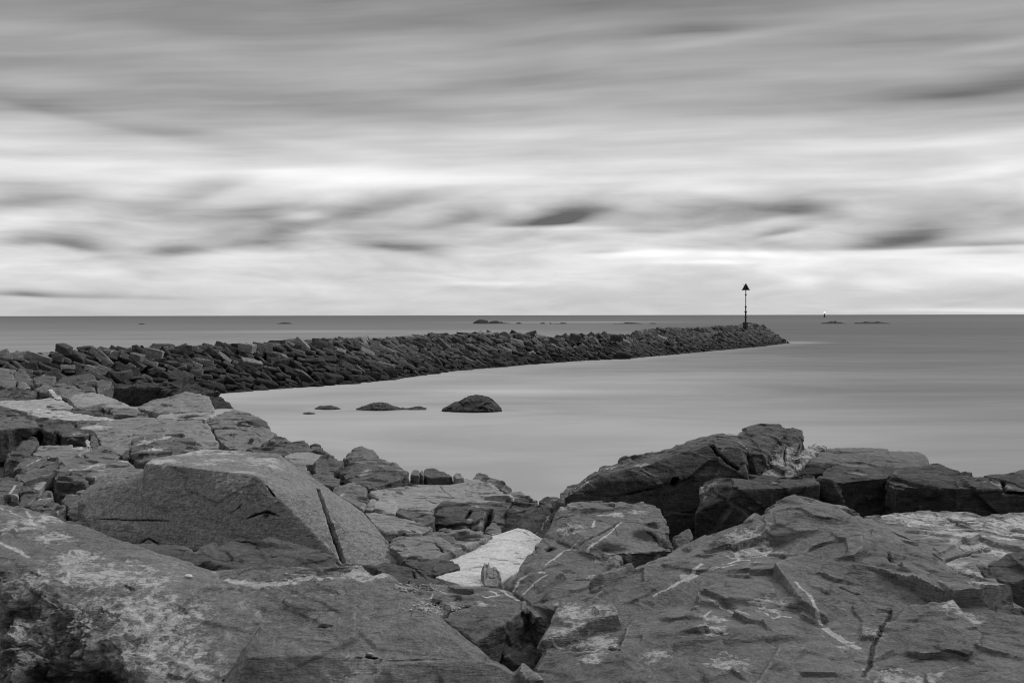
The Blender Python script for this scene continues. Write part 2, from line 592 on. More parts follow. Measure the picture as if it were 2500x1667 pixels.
# ------------------------------------------------------------------ the rocks of the shore
# the big rocks right under the camera
rock('rock', 'huge pale-veined rock below the camera, broken open into a dark rough hollow', 'fore', 'S', [
    ('-150,1228,4.3 0,1228,4.15 54,1238,4.1 119,1262,4.0 202,1327,3.85 271,1381,3.75 400,1398,3.7 517,1420,3.6 620,1432,3.55 640,1520,3.1 560,1640,2.8 480,1720,2.7 345,1720,2.72 343,1610,2.86 289,1576,2.9 188,1466,3.15 72,1435,3.25 0,1376,3.45 -150,1330,3.7', 1.0),
    ('380,1405,3.65 560,1425,3.6 620,1432,3.6 700,1408,3.6 783,1385,3.6 881,1378,3.62 912,1389,3.56 953,1417,3.5 1036,1482,3.3 1163,1562,3.1 1253,1616,2.97 1321,1663,2.88 1370,1710,2.85 1270,1720,2.88 1000,1720,3.12 700,1720,3.02 400,1720,2.85 345,1700,2.85 360,1600,2.95 640,1440,3.5 780,1418,3.5 917,1417,3.45 1025,1511,3.18 1170,1594,2.95', 1.0),
    ('-150,1345,3.5 0,1395,3.35 120,1480,3.2 300,1600,2.95 330,1720,2.9 -150,1720,2.9', 0.5),
], bed=(0.5, 0.45, 0.7), rel=0.5, lay=0.5, vox=0.0075, cat='rock',
    veins=[('540,1425 600,1432 680,1436 760,1428 840,1420 900,1416 930,1415', 0.034), ('0,1336 30,1350 68,1366', 0.014),
           ('60,1240 75,1270 85,1300', 0.012), ('0,1240 40,1258 100,1300', 0.006), ('160,1420 170,1400 165,1370 172,1350', 0.012)],
    pale=[(75, 1290, .09), (170, 1380, .12), (240, 1400, .2), (80, 1425, .10), (210, 1480, .12), (270, 1500, .13), (330, 1490, .16), (390, 1510, .18),
          (300, 1560, .14), (360, 1580, .12), (390, 1660, .12), (870, 1650, .09), 
          (130, 1320, .1), (880, 1395, .12), (300, 1400, .14), (200, 1360, .1), (420, 1560, .14), (460, 1620, .14), (450, 1500, .12), (60, 1530, .14), (190, 1580, .14), (120, 1600, .12), (250, 1590, .12), (350, 1420, .12), (20, 1300, .1), (120, 1270, .08)],
    dark=[(40, 1500, .07), (120, 1650, .08), (240, 1655, .06)],  # shade of the hollow painted into the rock colour
    broken=[(60, 1480, .22, 0.024), (150, 1560, .26, 0.027), (60, 1620, .26, 0.027), (250, 1640, .22, 0.024), (160, 1650, .25, 0.024), (10, 1420, .12, 0.014), (190, 1490, .1, 0.012), (380, 1530, .14, 0.007), (300, 1500, .12, 0.007)],
    cracks=[('240,1480 270,1498 293,1520', .018, .03), ('770,1535 810,1540', .012, .02), ('860,1590 930,1605', .015, .02), ('100,1412 70,1395', .012, .02), ('300,1430 330,1445', 0.01, 0.02)])

rock('rock', 'massive ridge rock with a sharp peak, white quartz veins and a long crack', 'schist', 'S', [
    ('1296,1634,4.1 1314,1598,4.2 1343,1540,4.4 1354,1493,4.6 1376,1464,4.75 1470,1430,5.2 1560,1400,5.5 1651,1340,5.9 1727,1318,5.9 1790,1300,5.85 1854,1285,5.8 2000,1400,5.0 2300,1420,4.9 2400,1424,4.7 2484,1475,4.4 2560,1500,4.2 2600,1720,3.4 1800,1720,3.4 1280,1720,3.7', 0.9),
    ('1939,1200,6.2 1905,1225,6.15 1880,1252,6.0 1856,1281,5.85 1800,1312,5.7 1973,1215,6.25 2003,1230,6.2 2050,1236,6.15 2097,1259,6.0 2216,1327,5.6 2305,1380,5.15 2400,1424,4.75 1965,1272,5.75 1943,1412,4.9 2150,1450,4.55 2350,1520,4.15', 0.8),
    ('1727,1318,5.75 1790,1297,5.75 1856,1281,5.75 1900,1330,5.4 1830,1375,5.15 1740,1360,5.3', 0.5),
    ('2380,1425,4.75 2428,1419,4.75 2458,1438,4.65 2484,1472,4.45 2505,1495,4.3 2400,1560,4.0 2330,1480,4.35', 0.5),
    ('1943,1412,4.85 2090,1432,4.75 2173,1459,4.6 2171,1502,4.4 2120,1612,4.0 2000,1640,3.85 1850,1560,4.15 1850,1450,4.6', 0.5),
    ('1370,1466,4.75 1450,1440,5.05 1520,1450,4.95 1600,1540,4.4 1640,1720,3.6 1290,1720,3.72 1296,1634,4.1 1345,1540,4.42', 0.6),
], bed=(0.6, 0.4, 0.7), rel=.8, lay=0.3, vox=0.0105, cat='rock',
    veins=[('D 690,1025 720,1060 770,1090 800,1140 835,1195', 0.014), ('D 850,1215 930,1260 1000,1290 1040,1330', 0.026),
           ('D 190,1105 300,1130 420,1180', 0.012), ('C 960,1350 1080,1310 1200,1270 1300,1210 1420,1180', 0.02), ('C 1200,1275 1300,1265 1450,1225 1560,1195 1680,1195', 0.016),
           ('C 1460,1190 1500,1160 1600,1165', .02), ('D 420,1110 540,1110 640,1110', .010), ('D 510,1150 560,1185 600,1160 660,1160', .012),
           ('F 1790,1140 1930,1165 2060,1180 2230,1210', 0.012), ('D 160,1190 200,1140', .012), ('D 1200,1515 1300,1535 1400,1550', .02), ('C 1510,1050 1530,1120 1530,1160', .02),
           ('C 1530,1020 1600,1070 1620,1140', .012), ('C 1600,1040 1700,1060 1760,1030', .014)],
    pale=[(1817, 1310, .16), (1835, 1345, .14), (1600, 1600, .08), (2060, 1560, .06), (2350, 1500, .12), (2440, 1470, .1), (1850, 1330, .14), (1800, 1350, .1), (1870, 1335, .1), (1745, 1540, .09), (1880, 1475, .09), (1740, 1510, .08), (1680, 1410, .07),
          (1400, 1495, .14), (1440, 1500, .16), (1390, 1540, .12), (1460, 1550, .12), (1770, 1620, .1), (2400, 1450, .09), (2180, 1645, .12), (2240, 1660, .12), (2130, 1540, .06),
          (1450, 1620, .08)],
    dark=[(1720, 1345, .08)],
    cracks=[('D 940,1020 1100,1055 1235,1085', .015, .02), ('D 1235,1085 1228,1180 1130,1330 1110,1440 1060,1520', .014, .035),
            ('D 1220,820 1250,880 1290,930', .03, .03),
            ('F 1980,1220 2100,1225 2260,1235', .02, .025)])

rock('ledge_rock', 'layered ledge of thin dark sheets behind the crest of the huge pale-veined rock', 'mid', 'S', [
    '560,1421,4.5 668,1403,4.7 760,1397,4.7 800,1388,4.7 800,1425,4.3 640,1440,4.2 560,1430,4.3'], drop=.3, bed=(0.1, 0.2, 0.95), lay=2.0, pale=[(640, 1420, .06), (730, 1410, .06)])

rock('ridge_rock', 'knobbly veined rock with a rounded flat top beside the long white slab', 'schist', 'C', [
    ('330,790,7.2 450,765,7.4 560,762,7.5 650,752,7.5 760,757,7.5 940,773,7.3 1000,812,7.1 1050,900,6.8 1110,1065,6.3 985,1085,6.1 560,1115,6.0 300,1000,6.6 250,1000,6.6 285,850,7.1', 0.7),
    ('250,1000,6.7 170,1060,6.4 100,1180,6.1 -10,1290,5.8 -40,1330,5.7 130,1440,5.2 300,1470,5.0 560,1390,5.2 700,1250,5.6 720,1110,6.1', 0.5),
    ('590,770,7.3 650,750,7.45 700,775,7.2', .3), ('700,778,7.3 760,755,7.45 810,778,7.2', .3),
], bed=(0.6, 0.1, 0.75), rel=.7, lay=1.3, cat='rock',
    veins=[('560,880 545,940', .018), ('580,845 650,850 730,832', .02), ('740,895 620,1000 500,1090 370,1080', .012), ('0,1390 60,1320 160,1265 230,1280', .018), ('60,1410 150,1330 240,1290', .012), ('230,1175 330,1110 430,1050', .016),
           ('10,1420 90,1450 200,1460 300,1475', .014)],
    pale=[(405, 965, .12), (710, 845, .1), (850, 825, .1), (360, 800, .1), (800, 1112, .08), (650, 1112, .06), (570, 1110, .06), (575, 1230, .07)],
    dark=[(680, 1060, .12), (900, 970, .12), (940, 900, .08), (260, 1080, .05), (1050, 900, .1), (1000, 1000, .1)],
    cracks=[('430,1070 600,970 740,890', .02, .03), ('880,930 960,970 1000,1030', .03, .03), ('340,850 480,830 600,820', .03, .025), ('230,1090 270,1080', .03, .05), ('300,900 420,860', .02, .02)])

rock('drilled_boulder', 'big dark boulder with a round drill hole in its steep face', 'mid', 'C', [
    ('320,740,8.7 400,680,9.0 480,612,9.3 600,535,9.7 900,452,10 1000,457,10 1130,432,10 1300,342,10.3 1430,292,10.5 1520,290,10.5 1610,420,9.5 1600,560,9.1 1560,400,9.25 1350,366,9.25 1000,490,9.05 740,570,8.9 480,640,8.75', 1.2),
    ('1490,300,10.3 1610,252,10.6 1700,234,10.7 1800,242,10.7 1860,278,10.5 1700,340,10 1700,480,9.6 1660,590,9.5 1600,430,9.6', 1.0),
    ('1790,300,10.6 1900,257,10.8 1970,272,10.8 1960,370,10.5 1880,380,10.3 1730,320,10.3', .6),
], bed=(0.4, 0.3, 0.85), rel=.55, lay=.5, holes=[(1102, 626, .05)], cat='boulder',
    pale=[(660, 550, .14), (860, 510, .1), (1480, 300, .12), (460, 660, .14), (1570, 390, .1)],
    cracks=[('1360,380 1400,440 1460,500 1520,540', .05, .08), ('730,720 1000,660', .03, .015)])
rock('boulder', 'small brown-grey rock tucked at the sea-side foot of the drilled boulder', 'mid', 'C', [
    '285,760,9.6 330,705,10.2 370,660,10.4 470,625,10.6 470,700,9.8 400,770,9.2'], drop=.8)
rock('rock', 'cracked rock with chalk-white stains between the drilled boulder and the seaward slab', 'mid', 'C', [
    '1700,340,10.1 1880,372,10.35 1960,378,10.5 1935,560,9.9 1930,590,9.8 1680,585,9.6'], drop=.6,
    pale=[(1740, 570, .22), (1800, 510, .2), (1870, 490, .2), (1880, 560, .2), (1900, 440, .16)], cracks=[('1850,390 1850,520', .04, .06), ('1760,330 1720,430', .06, .06)])
rock('rock', 'white-crusted stone leaning on the seaward flat-topped slab', 'mid', 'C', [
    '1890,500,9.95 1990,380,10.6 2040,362,10.85 2130,387,10.7 2000,480,10.1 1930,560,9.8'], drop=.4, pale=[(2000, 440, .3), (2050, 390, .25), (1950, 500, .25)])
rock('slab', 'flat-topped slab with a square end standing against open water', 'mid', 'D', [
    '695,375,9.75 720,330,9.95 780,270,10.3 830,232,10.6 880,217,10.75 1100,217,10.8 1400,232,10.8 1450,252,10.6 1465,330,10.15 1150,342,9.9 950,332,9.9'], drop=.5, rel=.5, lay=.4, bed=(.1, .2, .95),
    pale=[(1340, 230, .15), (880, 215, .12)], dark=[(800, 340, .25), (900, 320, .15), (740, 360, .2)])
rock('boulder', 'long dark rock wall with a smooth flat top above a black face', 'dark', 'D', [
    ('110,545,8.5 140,440,8.8 200,400,9.1 270,381,9.2 420,364,9.5 490,386,9.4 800,383,9.4 830,430,8.8 560,452,8.5 370,462,8.4 280,425,8.5 100,600,8.35', 1.1),
    ('800,400,9.0 860,360,9.4 940,330,9.7 1100,346,9.7 1380,349,9.7 1500,332,9.9 1600,346,9.9 1640,376,9.6 1200,386,9.1 950,412,8.8', 1.1),
    ('1180,392,9.0 1640,379,9.5 1800,383,9.5 2150,376,9.5 2150,470,8.8 1640,420,8.9 1250,440,8.75', 1.1),
], bed=(.3, .5, .5), rel=.6, lay=.5, cat='rock', pale=[(150, 470, .18), (110, 560, .15), (1850, 430, .12), (560, 420, .1), (1060, 370, .1)],
    cracks=[('1880,400 1885,470 2000,480', .05, .06)], veins=[('1210,430 1260,450 1310,455', .015)])
rock('stone', 'low stone peeping over the black rock wall at the frame edge, sea behind', 'mid', 'D', [
    '1890,372,10.2 1960,342,10.5 2150,334,10.5 2150,378,10.2'], drop=.3)
rock('slab', 'wide slab streaked with bleached white lichen below the black rock wall', 'slab', 'D', [
    ('1080,622,7.4 1350,582,7.9 1530,569,8.1 1740,585,7.9 1790,640,7.4 1700,690,7.1 1420,682,7.1 1330,740,6.8', .35),
    ('1740,600,7.8 1800,598,7.8 2150,585,7.9 2150,790,6.7 1800,880,6.2 1690,950,6.0 1550,900,6.2 1330,742,6.8 1420,720,6.9 1640,715,6.95', .4),
], bed=(.15, .2, .95), lay=1.6, rel=.6, pale=[(1600, 720, .25), (1250, 610, .2), (2050, 640, .3), (2050, 720, .3), (1780, 800, .25), (1450, 620, .3), (1350, 640, .2), (1850, 690, .3), (1950, 640, .25), (1950, 720, .3), (1700, 760, .25), (1870, 650, .2), (1860, 820, .16), (1580, 890, .16), (1660, 940, .12), (1650, 620, .2)],
    cracks=[('1400,690 1520,700 1640,718', .04, .06), ('1440,840 1540,872 1680,830 1790,795', .045, .07), ('1310,735 1340,760', .03, .04)])
rock('rock', 'smooth black rock at the frame edge below the lichen-streaked slab', 'dark', 'D', [
    ('1690,952,6.05 1780,884,6.15 1880,845,6.25 2000,814,6.35 2150,800,6.35 2150,900,6.1 1960,1080,5.95 1900,1010,5.95', .8)], bed=(.6, .2, .3))
rock('stone', 'tiny dark stone wedged in the gap between veined ridge and drilled boulder', 'dark', 'C', [
    '1090,990,7.7 1200,930,7.9 1225,990,7.6 1190,1060,7.4 1120,1065,7.35'], drop=.4)

# the middle of the bay
rock('slab', 'long bright white slab, the only white rock on the shore', 'white', 'F', [
    '960,602,7.8 1050,560,8.2 1250,490,8.8 1420,428,9.2 1560,383,9.5 1630,396,9.4 1660,445,9.0 1735,458,8.95 1690,525,8.5 1640,625,7.7 1450,752,6.8 1250,700,7.0 1010,640,7.5'], drop=.5,
    bed=(.2, .35, .9), rel=.1, lay=.25, vox=.011, cracks=[('1530,400 1600,410 1650,440', .02, .025), ('1580,480 1700,465', .02, .02)])
rock('boulder', 'small white rock with a rough top below the lower tip of the white slab', 'white', 'F', [
    '1000,715,6.4 1150,668,6.7 1290,650,6.8 1350,655,6.75 1390,700,6.5 1390,775,6.15 1200,772,6.2'], drop=.4, rel=.4, lay=.5, vox=.009, bed=(.3, .1, .9), cat='rock')
rock('stone', 'splintered grey stone with upright spiky shards at the end of the small white rock', 'slab', 'F', [
    ('1318,672,6.4 1340,618,6.42 1350,622,6.42 1352,690,6.3 1330,740,6.2', .2), ('1345,665,6.38 1360,606,6.42 1370,612,6.42 1382,680,6.3 1350,770,6.15', .2),
    ('1372,668,6.36 1388,640,6.4 1394,646,6.4 1402,700,6.3 1378,782,6.12', .2), ('1392,672,6.35 1402,636,6.4 1414,644,6.4 1424,700,6.28 1400,782,6.12', .2),
    ('1412,690,6.33 1426,664,6.38 1438,676,6.38 1450,738,6.25 1425,775,6.14', .2), ('1330,720,6.25 1430,730,6.2 1420,778,6.12 1340,772,6.12', .2)],
    drop=.2, rel=.8, lay=1.2, vox=.0065, bed=(.95, .1, .1), gap=1.0)

rock('stone', 'smooth dark stone lying across the lower tip of the white slab', 'dark', 'K', [
    '140,1120,7.1 300,1118,7.3 480,1150,7.1 720,1130,7.3 830,1160,7.1 915,1226,6.8 600,1330,6.6 250,1200,6.8'], drop=.3)
rock('rock', 'dark rounded rock with a fissured face between grooved boulder and white slab', 'dark', 'F', [
    '590,642,6.3 740,620,6.5 860,646,6.5 960,700,6.3 1110,770,6.1 1000,785,6.0 880,785,6.0 760,775,6.0 650,700,6.1'], drop=.4, lay=1.3, cracks=[('850,680 870,720 860,750', .02, .03), ('860,660 950,740', .02, .03)])
rock('slab', 'flat sheeted rock crossed by white quartz lines between the two huge veined rocks', 'schist', 'F', [
    ('760,790,5.6 1000,776,5.8 1240,771,5.8 1420,792,5.7 1580,872,5.3 1630,915,5.15 1600,930,5.05 1500,1010,4.9 1400,1080,4.8 1280,1150,4.7 1050,1000,4.95 920,905,5.1', .7)],
    bed=(.15, .25, .95), lay=2.2, rel=.7, veins=[('1010,800 1080,830 1190,850', .014), ('1190,775 1260,785 1330,790', .02), ('1290,850 1350,860 1430,850 1380,830', .014), ('1420,810 1500,850 1590,885', .016), ('900,870 970,860 990,840', .01)],
    pale=[(1330, 905, .07), (1220, 780, .08), (1000, 925, .1), (1080, 920, .1)], cracks=[('900,900 1050,895 1200,870', .02, .03), ('1040,975 1200,930 1300,905', .015, .02)])
rock('slab', 'narrow sheeted rock bridging to the massive ridge rock above a black hole', 'schist', 'F', [
    '1590,880,5.3 1700,890,5.3 1835,925,5.2 1800,1060,5.0 1770,1080,4.95 1700,1000,5.0 1640,935,5.1'], drop=.25, lay=2, bed=(.2, .2, .9), veins=[('1600,885 1720,905 1820,925', .014)])
rock('rock', 'splintered black rock down in the deep hole between the two huge veined rocks', 'dark', 'F', [
    '1590,930,5.3 1660,930,5.3 1780,1075,5.2 1740,1200,5.0 1640,1350,4.75 1480,1260,4.8 1290,1150,4.95 1400,1085,5.0'], drop=.6, lay=3, rel=1.6, bed=(.85, .3, .2), vox=.013)

rock('slab', 'broad weathered slab sloping to the water behind the black block', 'slab', 'K', [
    '-270,265,12 -150,215,12.6 0,172,13.2 300,107,14 600,77,14.4 870,77,14.4 1060,92,14.2 1250,132,13.6 1420,242,12.4 1580,352,11.5 1100,405,11.1 590,562,10.25 100,482,10.6 -100,400,11'], drop=.4,
    bed=(.2, .25, .95), rel=.5, lay=1.1, cracks=[('470,385 560,400 620,410', .04, .05), ('620,190 700,245 880,380', .015, .02), ('390,318 450,316', .04, .04), ('0,250 300,200 560,170', .02, .025), ('1000,270 1150,255', .02, .02)])
rock('rock', 'dark tilted rib standing on the seaward edge of the broad slab', 'mid', 'K', [
    '1060,84,14 1110,45,14.4 1160,20,14.7 1200,30,14.6 1300,92,14.0 1420,155,13.5 1580,265,12.7 1490,255,12.5 1390,237,12.7 1220,125,13.5'], drop=.35)
rock('rock', 'low rock where the bay narrows to its tip, behind the dark block', 'mid', 'K', [
    '1500,272,12.7 1660,252,12.9 1760,292,12.5 1900,385,11.7 1600,362,11.9'], drop=.4)
rock('block', 'square black block with a vertical cleft facing the camera', 'dark', 'K', [
    ('585,560,10.0 615,440,10.7 700,396,11.1 900,376,11.3 1100,396,11.2 1300,403,11.1 1400,402,11.1 1400,480,10.3 1000,470,10.2 700,460,10.2 600,500,10.1 600,720,9.9 980,730,9.85', .4),
    ('1060,420,11 1300,403,11.1 1545,398,11.1 1545,470,10.3 1320,480,10.2 1300,560,10.15 1230,770,9.75 1050,740,9.85 1010,560,10.1', .4),
    ('1300,470,10.35 1545,430,10.6 1545,780,9.8 1420,760,9.8 1340,640,10.0', .4),
], bed=(.3, .5, .6), rel=.8, lay=.7, pale=[(1170, 395, .1), (1100, 450, .12), (1020, 660, .06), (1180, 680, .08)], cracks=[('1290,470 1270,600 1210,750', .09, .16), ('1040,520 980,620', .05, .06)], cat='rock')
rock('block', 'dark bulging rock face laced with hairline white veins at the bay tip', 'dark', 'K', [
    '1535,480,10.3 1600,346,11 1680,328,11.1 1760,326,11.1 1900,391,10.7 2030,470,10.2 2095,560,9.8 2070,700,9.4 2005,862,9.1 1830,832,9.2 1480,772,9.7'], drop=.5, rel=1.2, cat='rock',
    veins=[('1840,810 1900,740 1990,630 2060,560', .012), ('2000,580 2040,620', .01), ('1900,540 1980,550', .008)], pale=[(1680, 470, .09)])
rock('stone', 'black stone filling the notch between bay tip and drilled boulder', 'dark', 'K', [
    '1905,376,11.3 2000,342,11.5 2110,317,11.6 2190,336,11.4 2210,380,11 2100,476,10.6 2040,460,10.7'], drop=.4)
rock('stone', 'rounded grey stone at the foot of the cleft black block', 'mid', 'K', [
    '1230,770,9.3 1255,700,9.5 1330,637,9.7 1430,730,9.4 1440,782,9.2 1330,822,9.1'], drop=.3)
rock('slab', 'tilted slab stepping down behind the grooved boulder, dark slot above its upper edge', 'slab', 'J', [
    '715,776,10 830,792,10 980,802,10 1380,917,9.4 1630,992,9.0 1450,1062,8.6 1150,1050,8.7 1000,1060,8.5 850,950,9.1'], drop=.3, bed=(.2, .3, .95), lay=1.4, cracks=[('940,985 1040,975 1150,978', .03, .05), ('1150,1040 1300,1050 1450,1060', .02, .02)])
rock('slab', 'low smooth bed of rock between grooved boulder and white slab', 'slab', 'K', [
    '0,950,8.1 200,852,8.6 560,782,9.0 800,737,9.2 1000,737,9.2 1345,822,8.8 1000,960,8.1 500,1135,7.4 170,1110,7.4'], drop=.35, bed=(.25, .3, .9), dark=[(1000, 830, .14), (1060, 840, .12), (940, 850, .1)], cracks=[('580,950 700,1040', .03, .03), ('100,1010 250,1000 400,990', .04, .05)])
rock('stone', 'small three-sided pyramid stone rising from the smooth bed of rock', 'mid', 'K', [
    '545,880,8.2 620,780,8.75 690,712,9.1 770,727,9.1 865,915,8.2 700,930,8.05'], drop=.15)
rock('stone', 'low pale mound beside the right slope of the grooved boulder', 'slab', 'K', [
    '-10,975,7.9 130,870,8.4 240,850,8.5 430,940,8.1 360,1000,7.8 90,1012,7.8'], drop=.2)
rock('boulder', 'angular boulder with a white vein on its upper edge, behind the grooved boulder', 'mid', 'J', [
    '330,520,11.1 420,450,11.5 540,391,11.8 690,456,11.5 756,490,11.2 770,640,10.5 710,755,10 560,680,10.2 440,600,10.5'], drop=.35, veins=[('345,505 400,460 450,430 535,392', .018)], dark=[(735, 620, .12), (740, 680, .12)], pale=[(440, 570, .08)])
rock('stone', 'short wedge stone between vein-edged boulder and rounded pale stone', 'slab', 'J', [
    '725,750,10.1 800,612,10.7 890,616,10.7 835,756,10'], drop=.2)
rock('stone', 'rounded pale stone resting on the edge of the broad weathered slab', 'slab', 'J', [
    '815,762,10 880,632,10.6 980,606,10.7 1080,614,10.7 1175,690,10.4 1130,802,9.9 930,802,9.9'], drop=.2, rel=.6, dark=[(870, 760, .12)])
rock('slab', 'dark narrow slab in the slot under the broad weathered slab', 'dark', 'J', [
    '1130,790,10 1190,745,10.3 1400,800,10.1 1640,830,10 1620,900,9.6 1480,960,9.4 1350,880,9.6'], drop=.3)
rock('slab', 'thin layered slab beside the shoulder of the grooved boulder', 'mid', 'J', [
    '-40,350,12.5 0,300,13.1 220,295,13.1 310,342,12.7 430,362,12.4 370,470,11.5 60,440,11.6'], drop=.3, lay=2, bed=(.1, .2, .95), cracks=[('160,420 220,380', .03, .04), ('300,440 370,430', .03, .04)])
rock('slab', 'ledged grey slab descending from the cap rock towards the bay', 'mid', 'J', [
    '390,222,14 500,172,14.4 760,182,14.2 1000,242,13.6 1315,287,13.2 1210,330,12.8 1170,372,12.5 880,462,11.9 700,470,11.8 600,432,12.1 450,340,13'], drop=.35, lay=1.8, bed=(.15, .2, .95),
    cracks=[('560,320 700,350 900,318', .03, .05), ('620,400 760,430 830,430', .04, .06), ('400,240 600,250', .03, .03)], pale=[(780, 260, .12), (740, 315, .1)])
rock('stone', 'pebble-sized grey stone perched first in the row on the slab crest', 'mid', 'J', ['1318,302,13.2 1345,236,13.6 1425,249,13.6 1440,318,13.1'], drop=.15, group='stones perched on the slab crest')
rock('stone', 'smallest stone of the perched row, squeezed between two others', 'mid', 'J', ['1430,275,13.3 1455,241,13.6 1495,258,13.5 1490,322,13'], drop=.15, group='stones perched on the slab crest')
rock('stone', 'long dark wedge, largest of the stones perched on the slab crest', 'dark', 'J', ['1475,300,13.2 1520,212,13.7 1640,232,13.7 1740,271,13.5 1865,328,13.1 1570,347,13.0'], drop=.15, group='stones perched on the slab crest')
rock('stone', 'small pointed stone standing alone past the dark wedge on the slab crest', 'mid', 'J', ['1860,318,13.1 1900,276,13.4 1955,290,13.4 2002,342,13 1900,342,12.9'], drop=.15, group='stones perched on the slab crest')
rock('stone', 'dark lumpy rock with ribbed side under the cap rock', 'dark', 'J', [
    '100,250,14.3 110,110,15.1 190,66,15.5 330,52,15.6 460,130,15.1 420,190,14.4 340,330,13.2 240,342,13.1 110,282,13.5'], drop=.35, cat='boulder', lay=1.5, bed=(.8, .3, .3))
rock('boulder', 'dome-shaped cap rock highest on the shoreline against the pale bay', 'mid', 'B', ['665,465,16.3 690,426,16.7 740,400,17 780,381,17.1 850,411,16.9 890,441,16.5 907,470,16.1 800,455,16'], drop=.3)
rock('slab', 'long dark slab under the cap rock tapering down to the water', 'mid', 'J', [
    '450,97,15.4 560,72,15.8 640,66,15.9 800,76,15.9 960,109,15.7 1130,171,15.1 1312,276,14.1 1190,276,13.8 960,232,14.1 760,182,14.5 560,140,14.8'], drop=.45)

# the grooved boulder and what lies around it
rock('grooved_boulder', 'big grainy boulder with a deep straight groove down its sloping side', 'granite', 'A', [
    ('535,1170,9.0 545,1130,9.1 600,1090,9.25 680,1000,9.45 760,966,9.6 970,951,9.6 1010,1000,9.0 1000,1380,8.35 960,1460,8.3 650,1420,8.5 570,1280,8.75', .3),
    ('965,960,9.0 985,912,8.95 1040,882,9.4 1130,886,9.6 1240,850,10 1380,817,10.4 1650,832,10.4 1890,856,10.2 1980,962,9.9 2030,1032,9.7 2130,1082,9.5 2200,1092,9.5 B 520,672,9.4 640,742,9.2 800,832,8.9 900,952,8.5 980,1082,8.1 1050,1172,7.8 880,1192,7.6 660,1172,7.5 A 2330,1600,7.5 2060,1480,7.75 1300,1525,8.1 960,1460,8.3 1200,945,8.75 1690,988,8.35 1750,1012,8.3 1790,1120,8.2 1890,1262,8.05', .3),
], bed=(.3, .6, .6), rel=.14, lay=.06, vox=.0135, cat='boulder',
    cracks=[('B 490,672 515,740 545,830 580,930 620,1040 655,1160', .045, .15), ('590,1287 750,1290 900,1299 1060,1301 1200,1308', .01, .018), ('1650,1295 1720,1262 1800,1240 1890,1272', .022, .045), ('1800,1060 1830,1110 1860,1140', .02, .04),
            ('1550,1255 1600,1220 1640,1185', .012, .02), ('920,1465 1000,1420 1080,1465', .02, .03)],
    pale=[(1080, 905, .30), (1350, 830, .30), (1430, 845, .35), (1490, 890, .22), (1790, 890, .28), (1810, 920, .26), (1240, 850, .26), (1390, 920, .17), (1560, 850, .22), (1600, 990, .22)],
    dark=[(1800, 1262, .04)])
rock('rock', 'low humped rock along the foot of the grooved boulder, two grey crests', 'dusk', 'E', [
    ('640,545,6.5 735,512,6.7 890,501,6.75 980,511,6.75 1150,493,6.75 1250,525,6.65 1320,552,6.55 1450,742,6.2 1090,682,6.3 740,606,6.4', .4),
    ('1300,560,6.55 1450,512,6.7 1570,451,6.95 1700,456,6.95 2000,491,6.8 2180,526,6.7 2345,632,6.4 2095,692,6.25 1450,745,6.2 1380,640,6.35', .4)], rel=.7, cat='rock', bed=(.5, .4, .6),
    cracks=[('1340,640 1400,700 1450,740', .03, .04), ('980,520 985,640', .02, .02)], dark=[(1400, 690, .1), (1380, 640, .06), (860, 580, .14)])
rock('stone', 'dark little hump in front of the two-crested rock', 'mid', 'E', ['1090,690,6.05 1220,642,6.2 1300,652,6.2 1445,742,5.95 1300,755,5.9'], drop=.2)

# the jumble on the landward side
rock('boulder', 'big boulder with a light weathered top and dark front under the long pale slab', 'mid', 'G', [
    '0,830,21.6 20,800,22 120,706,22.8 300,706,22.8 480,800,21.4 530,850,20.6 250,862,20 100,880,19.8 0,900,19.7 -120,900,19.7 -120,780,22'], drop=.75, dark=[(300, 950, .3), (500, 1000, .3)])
rock('boulder', 'wedge boulder with a bright triangular facet beside the light-topped boulder', 'dusk', 'G', [
    '370,723,23 600,766,22.2 810,771,22.1 960,850,21 780,862,20.4 700,950,19.7 560,890,20.2 500,820,21.1'], drop=.8)
rock('block', 'dark rock face streaked with thin scratches below the pale slabs', 'dark', 'G', [
    '740,905,20.2 860,851,20.5 1000,869,20.7 1190,906,20.5 1090,962,19.7 780,962,19.7', ], drop=.85, cat='rock', pale=[(1000, 930, .2)])
rock('slab', 'pale upper slab with a dark stepped edge in the middle of the slab field', 'slab', 'G', [
    '990,862,20.4 1280,791,21.2 1500,752,22 1780,711,22.8 2050,751,21.9 2285,762,21.6 1950,832,20.7 1800,852,20.5 1480,865,20.3 1200,895,20.1'], drop=.2, rel=.4, bed=(.1, .1, 1), pale=[(1200, 850, .5)])
rock('slab', 'widest smooth slab of the slab field, a crack parting it from the headland rock', 'slab', 'G', [
    '1190,911,20 1480,867,20.3 1900,842,20.5 H 200,350,20.8 330,336,21.1 480,336,21.1 560,380,20.4 612,452,19.6 640,520,18.9 702,622,18 705,700,17.3 600,700,17.3 G 1680,1185,15.9 1540,1205,15.7 1270,1085,16.9'], drop=.5,
    bed=(.12, .15, 1), rel=.4, lay=1.2, cracks=[('1240,1030 1450,1020 1640,955', .05, .06), ('1900,835 2000,830 2100,830', .04, .04), ('1410,1090 1470,1092', .04, .04), ('H 420,515 540,490 600,470', .04, .05), ('1500,860 1600,850', .03, .03)])
rock('stone', 'upright dark thumb-shaped stone at the edge of the widest slab', 'dark', 'G', ['1155,965,18 1185,932,18.2 1230,970,18.1 1275,1090,17.4 1200,1140,17.1 1145,1102,17.3'], drop=.2)
rock('stone', 'small pale stone stuck beside the thumb-shaped stone', 'pale', 'G', ['1080,1012,17.7 1110,1001,17.8 1152,1022,17.7 1142,1108,17.1 1110,1092,17.2'], drop=.05)
